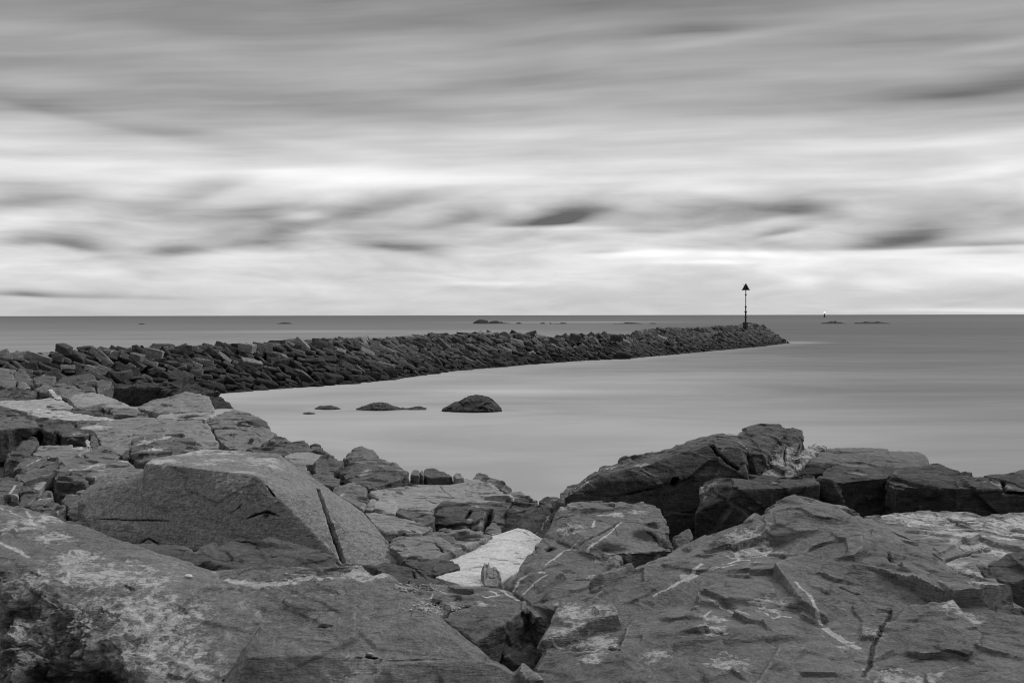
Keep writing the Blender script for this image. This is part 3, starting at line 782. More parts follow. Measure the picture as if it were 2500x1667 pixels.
rock('stone', 'pyramid-shaped stone with a small black hole in its face', 'mid', 'G', [
    '1060,1190,15.7 1120,1152,16.1 1210,1120,16.4 1320,1082,16.8 1440,1112,16.4 1540,1222,15.7 1500,1256,15.4 1150,1262,15.3'], drop=.25, holes=[(1322, 1162, .07)])
rock('stone', 'little dark stone squeezed between holed pyramid stone and patchy boulder', 'dark', 'G', ['1550,1205,15.6 1600,1150,16 1655,1140,16.1 1645,1265,15.2 1560,1245,15.3'], drop=.2)
rock('boulder', 'roof-shaped boulder with pale patches standing right behind the grooved boulder', 'dusk', 'G', [
    '1690,1060,17.0 1710,1010,17.4 1760,978,18 2000,966,18.3 2200,946,18.5 H 170,515,18.5 230,545,18.2 370,586,17.6 520,690,16 300,765,14.8 G 1770,1310,14.5 1655,1265,14.7'], drop=.6, pale=[(1900, 1050, .3), (1880, 1030, .2), (2100, 1000, .2), (1950, 1150, .25)], dark=[(1740, 1240, .25), (1700, 1180, .2)], rel=.8)
rock('slab', 'flat pale-topped slab with a bright corner above layered ledges', 'slab', 'G', [
    '440,1172,15.8 500,1110,16.5 560,1087,16.9 800,1097,16.7 1180,1132,16.2 1060,1182,15.6 960,1242,15.1 700,1242,15.1 430,1212,15.3'], drop=.2, lay=1.8, bed=(.05, .1, 1), pale=[(530, 1105, .3), (950, 1150, .2)])
rock('slab', 'dark plate leaning up on edge, its long rim catching the light', 'dark', 'G', [
    '45,1287,14.9 100,1222,15.4 200,1130,16.3 300,1052,17.1 430,967,18.1 480,1062,17.2 400,1190,15.8 240,1242,15.2'], drop=.9, lay=1.5, veins=[('60,1270 150,1180 230,1110', .03)])  # vein entry paints the light on the rim as a pale line
rock('ledge_rock', 'thick layered ledge with a pale rim under the bright-cornered slab', 'dusk', 'G', [
    '180,1482,13 230,1272,14.9 300,1250,15 420,1232,15.2 700,1232,15.2 750,1272,14.7 500,1372,13.9 330,1432,13.3'], drop=.4, lay=2, bed=(.3, .2, .9), veins=[('340,1330 420,1310 500,1275 690,1232', .02), ('240,1268 300,1250', .02)], cracks=[('330,1425 450,1385 600,1330', .05, .08)], cat='ledge')
rock('ledge_rock', 'sloping dark ledge with one pale tip below the thick layered ledge', 'dusk', 'I', [
    '190,500,12.7 320,457,13.1 620,362,14.1 740,332,14.4 700,432,13.1 620,452,12.9 260,547,12.1'], drop=.45, cat='ledge', pale=[(250, 490, .16)], lay=1.5)
rock('ledge_rock', 'wide shelf laced with pale lichen running behind the shoulder of the grooved boulder', 'mid', 'G', [
    '720,1440,12.9 780,1262,14.7 1050,1262,14.9 1350,1237,15.1 1640,1277,14.6 1735,1357,13.7 1330,1412,13.1 1200,1502,12.4 900,1422,13'], drop=.35, lay=2, rel=.8, bed=(.2, .2, .95), cat='ledge',
    veins=[('1560,1275 1640,1280 1720,1345', .03), ('1040,1320 1150,1350 1330,1345', .025), ('820,1420 950,1395 1120,1375 1220,1335', .03)], pale=[(1200, 1340, .2), (1000, 1400, .2), (1600, 1290, .2), (1280, 1400, .15)])
rock('block', 'black block deep in shade below the lichen-laced shelf', 'dark', 'I', [
    '615,490,12.3 690,440,12.8 800,432,12.9 960,452,12.8 1050,590,12 1000,562,11.9 640,545,11.9'], drop=.75, lay=1.6, rel=1.4, cat='rock', bed=(.9, .2, .2), veins=[('1000,500 1020,560 1060,600', .02)])
rock('stone', 'small pale triangle of rock below the sloping dark ledge', 'slab', 'I', ['370,612,11.7 460,562,12 530,552,12.1 500,590,11.8 440,666,11.4'], drop=.2)
rock('stone', 'thin dark sliver of rock lying over the white-veined rock by the frame edge', 'dark', 'I', ['-40,512,12.6 0,505,12.7 170,508,12.7 235,545,12.3 100,555,12.1'], drop=.1)
rock('boulder', 'sloping rock with a white vein at the frame edge above the huge pale-veined rock', 'dusk', 'I', [
    '-60,520,12.4 0,525,12.4 130,545,12.2 260,548,12.1 250,622,11.4 230,682,11 105,802,10.1 0,802,10.1 -60,800,10.1'], drop=.6, veins=[('110,690 150,640 175,600', .025)], pale=[(170, 750, .14)])
rock('block', 'dark flat-faced stone between white-veined rock and banded stone', 'dark', 'I', ['250,602,11.3 330,592,11.4 440,692,10.8 350,842,10.1 235,852,10.1 240,700,10.9'], drop=.45, cat='rock')
rock('stone', 'long banded stone with pale ridges lying in the crevice', 'mid', 'I', ['345,852,9.9 400,782,10.4 480,715,10.8 545,666,11 580,677,11 602,752,10.5 440,882,9.7'], drop=.25, lay=2, bed=(.7, -.3, .6), pale=[(460, 750, .15)])
rock('stone', 'grey triangular stone below the banded stone in the crevice', 'dusk', 'I', ['440,892,9.5 520,830,9.8 600,782,10 690,812,9.9 610,872,9.5 560,952,9.2'], drop=.3)
rock('stone', 'black stone with a jagged white rim in the crevice', 'dark', 'I', ['565,932,9.1 620,862,9.4 680,820,9.6 745,827,9.5 745,1020,8.8 690,1062,8.5'], drop=.35, veins=[('580,920 625,860 680,825', .025), ('665,880 680,950', .02)])
rock('stone', 'wet glinting stone against the flank of the grooved boulder', 'dark', 'I', ['720,777,10.1 760,730,10.4 830,682,10.7 950,637,11 985,652,10.9 920,772,10.1 790,852,9.8'], drop=.3, pale=[(890, 700, .14), (930, 660, .12)])  # pale spots painted in as its glints
rock('stone', 'shadowed stone under the wet glinting stone', 'dark', 'I', ['775,922,9.3 800,857,9.6 915,782,9.9 960,972,9.2 850,1002,9.0'], drop=.3)
rock('stone', 'dark stone with a drilled hole at the foot of the grooved boulder', 'dark', 'I', ['735,1062,8.5 765,992,8.8 850,1002,8.8 1000,972,8.9 1040,1082,8.4 1082,1202,8.0 980,1262,7.8 870,1202,8.0'], drop=.4, holes=[(915, 1145, .05)], pale=[(820, 1002, .08)])
rock('stone', 'pale scrap of rock at the bottom of the crevice', 'mid', 'I', ['970,1292,7.8 1110,1222,8.1 1180,1332,7.8 1060,1352,7.7'], drop=.2)
rock('block', 'small dark block under the lower edge of the grooved boulder', 'dark', 'I', ['1115,1217,7.9 1290,1202,8.0 1350,1292,7.8 1190,1332,7.7'], drop=.3, cat='rock')

rock('slab', 'tapering very pale slab pointing out across the slab field', 'pale', 'G', [
    '370,682,24.2 430,640,25.2 480,622,25.6 760,642,25.2 1200,712,23.8 1500,757,22.9 1430,770,22.7 960,770,22.7 560,742,23.1'], drop=.3, rel=.4, lay=1.6, bed=(.05, .1, 1), cracks=[('560,680 760,690 1000,720', .06, .06), ('600,720 720,730', .06, .06)])
rock('slab', 'dark wedge of rock under the tapering very pale slab', 'dark', 'G', ['960,772,22.6 1200,764,22.8 1440,772,22.6 1280,806,21.8 990,865,20.9'], drop=.3)
rock('ledge_rock', 'long low dark ledge between two pale slabs', 'dusk', 'G', ['480,607,26 800,600,26.2 1080,650,25.2 1400,690,24.4 1625,742,23.4 1500,752,23.2 1200,705,24 760,636,25.3'], drop=.3, cat='ledge')
rock('rock', 'dark sloping rock against the frame edge beside the broad pale slab', 'dark', 'G', ['-60,570,26.4 0,577,26.3 110,602,25.8 250,682,24.4 230,702,24 0,702,24 -60,700,24'], drop=.4)
rock('rock', 'rounded dark rock at the frame edge above the light-topped boulder', 'dusk', 'G', ['-60,680,24 0,662,24.4 80,690,24 100,730,23.3 40,800,22.3 -60,820,22'], drop=.5)
rock('slab', 'broad pale slab lying flat across the upper slab field', 'pale', 'G', [
    '-60,520,27.5 0,517,27.5 300,497,28 650,482,28.3 800,502,27.8 950,590,26.2 830,602,26 480,612,25.8 350,662,24.8 250,642,25.2 0,562,26.6 -60,560,26.6'], drop=.35, rel=.4, bed=(.05, .05, 1))
rock('slab', 'dark seamed slab behind the broad pale slab', 'dusk', 'G', ['-60,385,31 0,382,31 320,367,31.3 450,392,30.7 420,450,29.4 250,502,28 0,512,27.6 -60,510,27.6'], drop=.4, lay=2)
rock('boulder', 'domed tan-grey boulder in front of the breakwater foot', 'mid', 'G', ['430,382,31.5 560,316,33 680,300,33.4 800,291,33.5 950,311,33 1090,402,31.3 860,482,29.3 700,442,30'], drop=.9)
rock('boulder', 'small rough boulder between domed boulder and black seaweed rock', 'dark', 'G', ['950,292,33.8 1050,300,33.7 1200,341,32.9 1225,391,32 1080,394,32'], drop=.7)
rock('stone', 'narrow bright-tipped stone leaning on the domed boulder', 'pale', 'G', ['610,366,30.8 650,356,31 790,471,29.2 770,506,28.9 710,491,29 650,431,29.9'], drop=.4)
rock('slab', 'smooth pale sloping slab in front of the black seaweed rock', 'slab', 'G', ['860,480,28.8 980,430,30 1100,402,30.6 1190,392,30.8 1400,462,29.3 1740,607,26.3 1450,612,26.2 1300,592,26.5 980,602,26.3'], drop=.4, rel=.5, veins=[('1230,500 1250,530', .02)])
rock('block', 'dark-fronted block set in the edge of the smooth pale sloping slab', 'mid', 'G', ['985,602,26 1200,577,26.4 1410,541,27.1 1450,582,26.5 1330,612,26.0 1100,640,25.6'], drop=.4, cat='rock')
rock('boulder', 'roundish pale boulder beside the frame edge at the breakwater foot', 'mid', 'G', ['-60,130,36 0,130,36 60,117,36.2 180,190,35.6 212,290,34.6 130,366,33.4 0,300,33.8 -60,300,33.8'], drop=.9)
rock('stone', 'triangular stone at the breakwater foot beside the roundish pale boulder', 'mid', 'G', ['185,367,33.0 230,310,33.6 285,249,34.3 340,290,33.8 398,347,33.0 300,372,32.8'], drop=.5)
rock('boulder', 'dark rounded boulder at the breakwater foot above the triangular stone', 'dark', 'G', ['170,130,37.2 250,100,37.6 330,130,37.3 420,320,35 460,332,34.8 300,300,35.2 200,280,35.4'], drop=1.0)
rock('boulder', 'wide angular black boulder at the breakwater foot', 'dark', 'G', ['680,300,35 800,201,36.4 950,181,36.7 1180,171,36.7 1242,251,35.6 1100,291,34.9 700,312,34.7'], drop=1.0)
rock('boulder', 'black boulder with glints beside the wide angular one', 'dark', 'G', ['400,210,36 560,180,36.5 720,202,36.2 700,300,34.9 480,322,34.5'], drop=1.0)
rock('stone', 'black square stone touching the landward end of the seaweed rock', 'dark', 'G', ['1220,270,36 1300,248,36.4 1440,258,36.2 1400,340,34.8 1240,400,33.8'], drop=.8)
rock('outcrop', 'long hump of black seaweed-covered rock at the water edge below the breakwater', 'kelp', 'A', [
    ('735,425,42.6 770,392,43.0 840,369,43.8 960,370,43.8 1080,373,43.8 1100,400,42.8 960,404,42.5 800,408,42.4', 1.7),
    ('1040,402,42.9 1140,374,43.8 1230,373,43.8 1400,405,43.3 1500,461,42.4 1580,549,41.2 1460,556,40.9 1400,475,41.9 1250,428,42.4 1100,425,42.5', 1.7)], rel=1.7, lay=.8, vox=.06, cat='rock')
rock('slab', 'rhombic slab with a raised seaward corner in front of the black seaweed rock', 'slab', 'A', ['930,546,25.8 965,509,27.3 1130,489,28 1230,446,29.2 1290,433,29.4 1420,466,28.2 1457,560,25.6 1200,573,25.1 1060,571,25.1'], drop=.5, bed=(.3, .2, .9), rel=.6)
rock('block', 'dark brick-like stone in front of the rhombic slab', 'mid', 'A', ['745,561,25.5 760,546,26 920,546,26 960,580,25.2 1020,600,24.7 760,581,25.1'], drop=.35, cat='rock')
rock('slab', 'thin slab with a black undercut below the rhombic slab', 'slab', 'A', ['1052,592,24.4 1090,583,24.7 1250,572,25 1450,566,25.2 1475,581,24.8 1390,621,23.6 1190,616,23.7 1060,613,23.8'], drop=.3, dark=[(1300, 600, .4)])  # undercut shade is a dark patch in the colour
rock('headland_rock', 'large headland rock dropping to the bay, with a jagged seaward crest', 'slab', 'H', [
    ('540,352,23.5 620,310,24 700,272,24.6 890,207,25.6 1000,227,25.4 1060,260,25 1130,290,24.6 1240,320,24.2 1295,330,24 1352,470,21.7 1425,552,20.2 1200,692,18.6 1030,732,18.2 860,737,18.0 710,622,19.1 605,420,22', 1.0)], bed=(.3, .1, .9), rel=.6, lay=1.0, cat='rock',
    cracks=[('680,410 760,425', .05, .04), ('850,520 900,560', .05, .04), ('1150,500 1240,560', .04, .04), ('700,570 800,590', .05, .04)])
rock('block', 'dark angular block sitting on the headland rock', 'mid', 'H', ['915,450,21.6 950,356,22.5 1000,331,22.8 1100,330,22.9 1292,332,22.8 1345,432,22.1 1357,497,21.4 1100,492,21.2 940,476,21.3'], drop=.2, cat='rock', dark=[(1000, 400, .4), (1200, 460, .4)])
rock('slab', 'sloping slab below the headland rock running into the bay', 'mid', 'H', ['1360,502,21.2 1460,541,20.8 1610,611,19.8 1480,642,19 1380,650,18.8'], drop=.6)
rock('rock', 'long dark ribbed rock between headland rock and grooved boulder', 'dark', 'H', ['1040,722,17.5 1200,690,18 1420,642,18.5 1640,613,19 1800,589,19.2 1850,652,18.4 1900,726,17.3 1750,757,16.9 1550,802,16.3 1250,777,16.7'], drop=.5, lay=1.6)
rock('boulder', 'rounded grey boulder at the water edge past the dark ribbed rock', 'mid', 'H', ['1865,657,18.6 1910,634,18.9 1980,656,18.6 2050,720,17.6 2112,787,16.9 1900,747,17.1'], drop=.5)
rock('slab', 'smooth tan slab between ribbed rock and dark lumpy rock', 'slab', 'H', ['1520,802,16 1620,762,16.4 1850,737,16.7 2060,792,16.1 1950,912,14.9 1750,902,14.9 1600,862,15.3'], drop=.35, rel=.4)
rock('ledge_rock', 'stack of thin sheets stepping down behind the grooved boulder', 'slab', 'H', ['1560,862,15.2 1750,892,15 1870,1012,14 1905,1042,13.7 1700,1030,13.6'], drop=.5, lay=2.5, bed=(.1, .2, 1), cat='ledge')

# ------------------------------------------------------------------ light, sea and cloud settings
SUN_AZ, SUN_EL, SUN_E, BACK = 55.0, 40.0, 1.5, 0.70
WATER_SKEW = 0.35
WATER = [(14, .38), (24, .42), (40, .42), (60, .365), (90, .31), (160, .255), (300, .195), (600, .16), (1500, .14), (8000, .125)]
# pixel-free after this: each becomes a pale foam or plain darker patch fixed on the sea
SEA_PATCHES = [(1360, 786.5, 260, 2.0, .12), (760, 809, 260, 3.5, .10), (1150, 812, 160, 9, .06), (1950, 836, 60, 2.5, .12), (1230, 955, 180, 10, .09), (1150, 985, 260, 4, -.06),
        (1450, 970, 330, 5, -.05), (1400, 955, 300, 5, .05), (1240, 1002, 40, 3, -.08), (900, 1003, 120, 2.5, -.07), (760, 985, 200, 6, .05), (1290, 1170, 90, 40, -.04), (2300, 1000, 500, 90, -.05), (1500, 786, 120, 1.2, .1), (1160, 1003, 90, 5, .09), (930, 1000, 110, 3, .06), (800, 998, 50, 3, .06), (1640, 930, 300, 14, .04), (1500, 1060, 300, 30, .04)]
SKY = [(0, .60), (1.2, .63), (2.5, .71), (4.5, .74), (6.3, .645), (8.2, .73), (10, .70), (11.5, .53), (13.5, .40), (16, .355), (20.5, .26), (26, .40), (34, .75), (50, 1.0), (90, 1.0)]  # unseen sky overhead brightened to light the rock tops
_z1 = lambda X, Y, rx, ry, a, rot=0: (X / 1.8816, Y / 1.8816, rx * 1.2 / 1.8816, ry * (1.75 if a < 0 else 1.35) / 1.8816, a * (1.3 if a < 0 else 1.1), rot)
_z2 = lambda X, Y, rx, ry, a, rot=0: (1250 + X / 1.8816, Y / 1.8816, rx * 1.2 / 1.8816, ry * (1.75 if a < 0 else 1.35) / 1.8816, a * (1.3 if a < 0 else 1.1), rot)
CLOUDS = [
    (600, 600, 380, 50, -.10, 2), (1000, 505, 420, 50, -.09, 4), (1620, 520, 480, 42, -.11, 3), (2280, 575, 380, 46, -.12, 0), (120, 590, 240, 36, -.10, 0), (930, 605, 150, 22, -.08, 0),
    (80, 10, 420, 60, -.05, 0), (2420, 250, 300, 130, -.06, 0), (350, 480, 300, 34, -.07, 8), (1400, 345, 400, 20, -.04, 0), (700, 330, 500, 22, -.04, -6), (1900, 120, 400, 30, -.04, 0),
    (2300, 640, 500, 40, .10, 0), (1650, 620, 300, 26, .10, 0), (560, 430, 260, 26, .08, 0),
    _z1(200, 905, 170, 38, -.22, 12), _z1(920, 870, 210, 45, -.20, 22), _z1(1180, 985, 170, 26, -.16, 5), _z1(1700, 965, 280, 40, -.20, 12), _z1(320, 1120, 120, 28, -.32, -8),
    _z1(60, 1108, 80, 22, -.22), _z1(860, 1150, 110, 26, -.20), _z1(1180, 1108, 190, 40, -.26, 4), _z1(1350, 1150, 120, 22, -.12), _z1(1800, 1140, 150, 28, -.26, -10),
    _z1(2080, 1022, 170, 28, -.20, 8), _z1(60, 1362, 110, 11, -.26), _z1(400, 1366, 240, 10, -.13), 
    _z1(1440, 995, 100, 18, .26), _z1(290, 975, 180, 24, .20), _z1(600, 865, 260, 45, .18), _z1(1250, 795, 420, 34, .20), _z1(1950, 835, 330, 36, .18), _z1(2200, 1310, 260, 12, .16),
    _z1(1500, 1080, 120, 20, .14), _z1(350, 520, 520, 28, -.10, -8), _z1(1800, 190, 450, 45, .06),
    _z1(60, 1000, 120, 20, .12), 
    _z2(290, 1000, 190, 44, -.34, 14), _z2(130, 1038, 190, 12, -.18, 3), _z2(760, 1000, 220, 36, -.22, 5), _z2(680, 1062, 190, 20, -.22), _z2(1060, 1010, 230, 24, -.18, 8), _z2(1350, 970, 160, 40, -.26, -6),
    _z2(1260, 1062, 120, 16, -.22, 8), _z2(1720, 1112, 120, 24, -.36), _z2(1900, 1080, 100, 32, -.30), _z2(2120, 1116, 380, 12, -.28), _z2(2200, 1150, 150, 18, -.22), _z2(1950, 1010, 330, 60, -.12),
    _z2(450, 1162, 130, 12, -.20), _z2(1150, 1140, 260, 18, -.14), _z2(2250, 410, 330, 26, -.14), _z2(860, 148, 220, 20, -.10), 
    _z2(850, 870, 260, 32, .18, -4), _z2(620, 1172, 120, 20, .24), _z2(1000, 1165, 260, 18, .16), _z2(1310, 1300, 70, 22, .20), _z2(1720, 1320, 120, 34, .15), _z2(2250, 760, 200, 22, .16), _z2(60, 965, 80, 28, .14),
    _z2(2200, 1432, 380, 8, .20), _z2(850, 1212, 180, 9, .2), _z2(2250, 1210, 220, 36, .16), _z2(150, 1060, 300, 8, .15), _z2(1750, 1165, 400, 16, .14), 
    _z2(950, 195, 260, 16, .08, 5), _z2(2200, 210, 250, 16, .08), 
]

# skerries and rocks standing in the bay: outlines at their own distance, with depth fore and aft
def in_water(label, mat, reg, out, pxbase, thick, name='skerry', cat='rock', **kw):
    """out: upper outline x,y; base line at pxbase; gives hull pieces with real depth"""
    ox, oy, k = REG[reg]
    d = (H_EYE - 0.0) * FPX / (oy + pxbase / k - (771.7 - 0.00168 * (ox + out[0][0] / k)))
    up = [(ox + a / k, oy + b / k) for a, b in out]
    xs = [p[0] for p in up]
    pieces = []
    n = len(up)
    for i in range(n - 1):
        (ax, ay), (bx, by) = up[i], up[i + 1]
        m = (oy + pxbase / k)
        s = []
        for (x, y) in ((ax, ay), (bx, by)):
            hgt = max(0.15, (m - y) / max(1e-6, m - min(p[1] for p in up)))
            t = thick * (0.35 + 0.65 * hgt ** .5)
            s += ['%.2f,%.2f,%.3f' % (x, y, d), '%.2f,%.2f,%.3f' % (x, y + (m - y) * .35, d - t * .6), '%.2f,%.2f,%.3f' % (x, y + (m - y) * .1, d + t * .7),
                  '%.2f,%.2f,%.3f' % (x, m + 0.2, d - t), '%.2f,%.2f,%.3f' % (x, m - 0.1, d + t)]
        pieces.append((' '.join(s), max(0.4, 0.003 * d)))
    wdt = (max(xs) - min(xs)) / FPX * d
    rock(name, label, mat, 'S', pieces, cat=cat, vox=max(0.03, wdt / 110), rel=kw.get('rel', .75), lay=kw.get('lay', .4), **{q: v for q, v in kw.items() if q not in ('rel', 'lay')})


in_water('largest domed rock standing alone in the pale bay', 'kelp', 'B', [(1332, 138), (1400, 92), (1450, 82), (1492, 52), (1560, 39), (1600, 42), (1645, 58), (1692, 97), (1728, 139)], 140, 1.3, cracks=[('B 1580,130 1620,95 1660,90', .08, .1), ('B 1440,85 1470,110', .06, .08)])
in_water('low dark rock in the bay with a thin tail awash', 'kelp', 'B', [(745, 130), (800, 112), (860, 96), (905, 89), (950, 94), (990, 112), (1050, 126), (1100, 127), (1150, 120), (1180, 123), (1220, 132)], 133, 0.9)
in_water('small rock awash in the bay between headland and low dark rock', 'kelp', 'B', [(465, 128), (510, 116), (570, 109), (610, 117), (642, 129)], 130, 0.7)
in_water('tiniest rock awash in the bay, nearest the headland', 'kelp', 'B', [(385, 163), (430, 155), (470, 163)], 165, 0.4)
REG['Q'] = (1130, 760, 5.004)
REG['R'] = (1960, 740, 9.8)
REG['T'] = (1780, 670, 11.2)
in_water('largest skerry on the open sea, a round black hump', 'skerry', 'Q', [(120, 147), (150, 122), (200, 100), (250, 101), (300, 112), (322, 147)], 150, 9)
in_water('ragged black skerry adjoining the round hump', 'skerry', 'Q', [(315, 135), (340, 125), (370, 117), (410, 115), (440, 121), (448, 132), (470, 126), (490, 138), (540, 143), (582, 146)], 150, 8)
in_water('small pale-edged skerry just past the ragged black skerry', 'skerry', 'Q', [(650, 149), (670, 138), (700, 137), (715, 149)], 152, 4)
in_water('small pointed skerry midway along the distant reef', 'skerry', 'Q', [(940, 150), (960, 141), (990, 138), (1010, 150)], 152, 4)
in_water('tooth-like skerry, narrowest of the distant reef', 'skerry', 'Q', [(1060, 150), (1064, 136), (1075, 142), (1088, 150)], 152, 2)
in_water('flat skerry next to the tooth-like one', 'skerry', 'Q', [(1100, 150), (1180, 147), (1205, 138), (1250, 140), (1275, 150)], 152, 4)
in_water('long flat black skerry between the reef and the beacon post', 'skerry', 'Q', [(1840, 150), (1960, 147), (1990, 134), (2050, 135), (2120, 141), (2195, 149)], 152, 7)
in_water('faint low skerry beyond the notch in the breakwater', 'skerry', 'Q', [(2280, 149), (2310, 142), (2340, 143), (2365, 150)], 152, 3)
in_water('two-humped black skerry under the lit sea beacon', 'skerry', 'R', [(415, 485), (480, 470), (505, 458), (540, 465), (620, 450), (680, 428), (740, 438), (780, 420), (830, 455), (920, 455), (960, 475), (1030, 487)], 490, 10)
in_water('longest low skerry, towards the open sea past the lit beacon', 'skerry', 'R', [(1230, 487), (1270, 460), (1350, 466), (1440, 460), (1480, 438), (1560, 442), (1640, 458), (1740, 448), (1800, 433), (1870, 455), (1940, 470), (2020, 472), (2110, 488)], 490, 10)
in_water('flat skerry seen right behind the beacon post', 'skerry', 'T', [(330, 1352), (400, 1320), (460, 1345), (520, 1318), (600, 1320), (700, 1352)], 1356, 6)
in_water('faint far skerry speck on the sea beyond the landward breakwater', 'skerry', 'S', [(338, 791), (346, 789.6), (354, 791)], 791.6, 2)
in_water('low far skerry on the sea beyond the middle of the breakwater', 'skerry', 'S', [(676, 790), (690, 787.6), (705, 788), (714, 790)], 790.6, 4)

build_rocks()

# ------------------------------------------------------------------ breakwater
toe_px = [(560, 958), (690, 948), (830, 940), (970, 926), (1090, 906), (1300, 888), (1420, 880), (1540, 875), (1640, 866), (1740, 857), (1860, 846), (1915, 838)]
toe = [Pz(x, y, 0.0) for x, y in toe_px]
A0 = np.array([(p.x, p.y) for p in toe])
ax = A0[-1] - A0[0]
ax /= np.linalg.norm(ax)
sag = [(float((q - A0[0]) @ ax), float((q - A0[0]) @ np.array([ax[1], -ax[0]]))) for q in A0]
U_END = sag[-1][0]
nrm = np.array([ax[1], -ax[0]])           # seaward/bay-facing side of the wall
su = [-40.0] + [s[0] for s in sag]
sv = [0.0] + [s[1] * 0.8 for s in sag]
crest_px = [(-400, 868), (0, 864), (150, 862), (200, 855), (300, 851), (420, 846), (590, 842), (700, 836), (830, 829), (900, 828), (1000, 824), (1050, 820), (1100, 818), (1180, 815), (1290, 814), (1330, 823), (1358, 828),
            (1400, 816), (1440, 817), (1480, 816), (1510, 821), (1535, 825), (1560, 815), (1590, 806), (1640, 803), (1700, 801), (1760, 797), (1800, 796), (1850, 794), (1870, 798), (1890, 812), (1905, 822), (1920, 837)]
SLOPE = 3.7
CRW = 2.4


def wall_pt(u, v):
    """v: 0 at the waterline, SLOPE at the crest edge, SLOPE+CRW behind the crest, then down the far side"""
    t = float(np.interp(u, su, sv))
    zc = crest_z(u)
    if v <= SLOPE:
        off, z = v, zc * (v / SLOPE)
    elif v <= SLOPE + CRW:
        off, z = v, zc
    else:
        off, z = v, zc - (v - SLOPE - CRW) * 0.75
    p = A0[0] + ax * u + nrm * (t - off)
    return Vector((p[0], p[1], z))


_cz = {}


def crest_z(u):
    k = round(u * 2)
    if k not in _cz:
        t = float(np.interp(u, su, sv))
        p = A0[0] + ax * u + nrm * (t - SLOPE - 0.8)
        q = Vector((p[0], p[1], 2.6))
        px = to_px(q)[0]
        py = float(np.interp(px, [c[0] for c in crest_px], [c[1] for c in crest_px]))
        _cz[k] = max(0.15, float(P(px, py, p[1]).z) - 0.2)
    return _cz[k]


AX3 = Vector((ax[0], ax[1], 0))
N3 = Vector((nrm[0], nrm[1], 0))


def stone_mesh(i, vox):
    r = random.Random(50 + i)
    bm = bmesh.new()
    pts = []
    for s in (-1, 1):
        for t in (-1, 1):
            for w in (-1, 1):
                pts.append(Vector((s * r.uniform(.7, 1.0), t * r.uniform(.55, 1.0), w * r.uniform(.55, 1.0))))
    for _ in range(5):
        v = Vector((r.gauss(0, 1), r.gauss(0, 1), r.gauss(0, 1))).normalized()
        pts.append(Vector((v.x * 1.15, v.y * 1.05, v.z * 1.05)))
    hull_into(bm, [Vector((p.x * .66, p.y * .40, p.z * .28)) for p in pts])
    bmesh.ops.recalc_face_normals(bm, faces=bm.faces)
    me = bpy.data.meshes.new('breakwater_stone')
    bm.to_mesh(me)
    bm.free()
    o = bpy.data.objects.new('tmp', me)
    COL.objects.link(o)
    md = o.modifiers.new('r', 'REMESH')
    md.mode = 'VOXEL'
    md.voxel_size = vox
    return o


NV = 18
hi = [stone_mesh(i, 0.045) for i in range(NV)]
lo = [stone_mesh(i, 0.12) for i in range(NV)]
dg = bpy.context.evaluated_depsgraph_get()
dg.update()
HI, LO = [], []
for L, O in ((hi, HI), (lo, LO)):
    for k, o in enumerate(L):
        me = bpy.data.meshes.new_from_object(o.evaluated_get(dg))
        v, n = mesh_np(me)
        if O is HI:
            v2 = relief(v, n, (.1, .2, 1), 0.6, .9, .9, 900 + k * 11)
        else:
            v2 = v + n * (0.03 * gnoise(v / .25, k))[:, None]
        me.vertices.foreach_set('co', np.ascontiguousarray(v2).ravel())
        me.polygons.foreach_set('use_smooth', np.ones(len(me.polygons), dtype=bool))
        me.materials.clear()
        me.materials.append(MAT['wall'])
        me.update()
        me.set_sharp_from_angle(angle=math.radians(30))
        me.name = 'breakwater_stone'
        O.append(me)
for o in hi + lo:
    m = o.data
    bpy.data.objects.remove(o)
    bpy.data.meshes.remove(m)
HIP = []
for me in HI:
    c = me.copy()
    c.materials.clear()
    c.materials.append(MAT['wallpale'])
    HIP.append(c)

shore_px = [(-100, 948), (0, 948), (90, 940), (200, 934), (240, 928), (300, 930), (440, 934), (500, 940), (545, 965), (575, 998), (600, 1100)]


def stone_frame(u, v, r):
    z1 = wall_pt(u, v)
    if v < SLOPE:
        up = (N3 * math.sin(0.62) + Vector((0, 0, math.cos(0.62))))
        dn = (N3 * math.cos(0.62) - Vector((0, 0, math.sin(0.62))))
        a = r.gauss(0.66, 0.32)
        X = (AX3 * math.cos(a) + dn * math.sin(a)).normalized()
        tilt = r.gauss(-0.6, 0.5)
    else:
        up = Vector((0, 0, 1))
        a = r.gauss(0.3, 0.6)
        X = (AX3 * math.cos(a) + N3 * math.sin(a)).normalized()
        tilt = r.gauss(-0.12, 0.4)
    Y = up.cross(X).normalized()
    R = Matrix.Rotation(tilt, 3, X)
    Y, Z = R @ Y, R @ up
    t2 = r.gauss(0.0, 0.22)
    R2 = Matrix.Rotation(t2, 3, Y)
    X, Z = R2 @ X, R2 @ Z
    if r.random() < .5:
        X, Y = -X, -Y
    m = Matrix((X, Y, Z)).transposed().to_4x4()
    m.translation = z1
    return m


cand = []
r = random.Random(31)
u = -19.0
row = 0
vs = []
v = -0.35
while v < SLOPE + CRW:
    u = -19.0 + r.random()
    while u < U_END + 1.2:
        big = r.random()
        L = r.uniform(.45, .85) if big < .88 else r.uniform(.85, 1.25)
        if v < 0.1:
            L *= r.uniform(.75, 1.0)
        uu, vv = u + r.gauss(0, .12), v + r.gauss(0, .1)
        m = stone_frame(uu, vv, r)
        sc = (L, L * r.uniform(.75, 1.15), L * r.uniform(.7, 1.25))
        cand.append((uu, vv, m, sc, r.randrange(NV), r.random()))
        u += L * r.uniform(.8, 1.05)
    v += 0.42 if v < SLOPE - .2 else 0.6
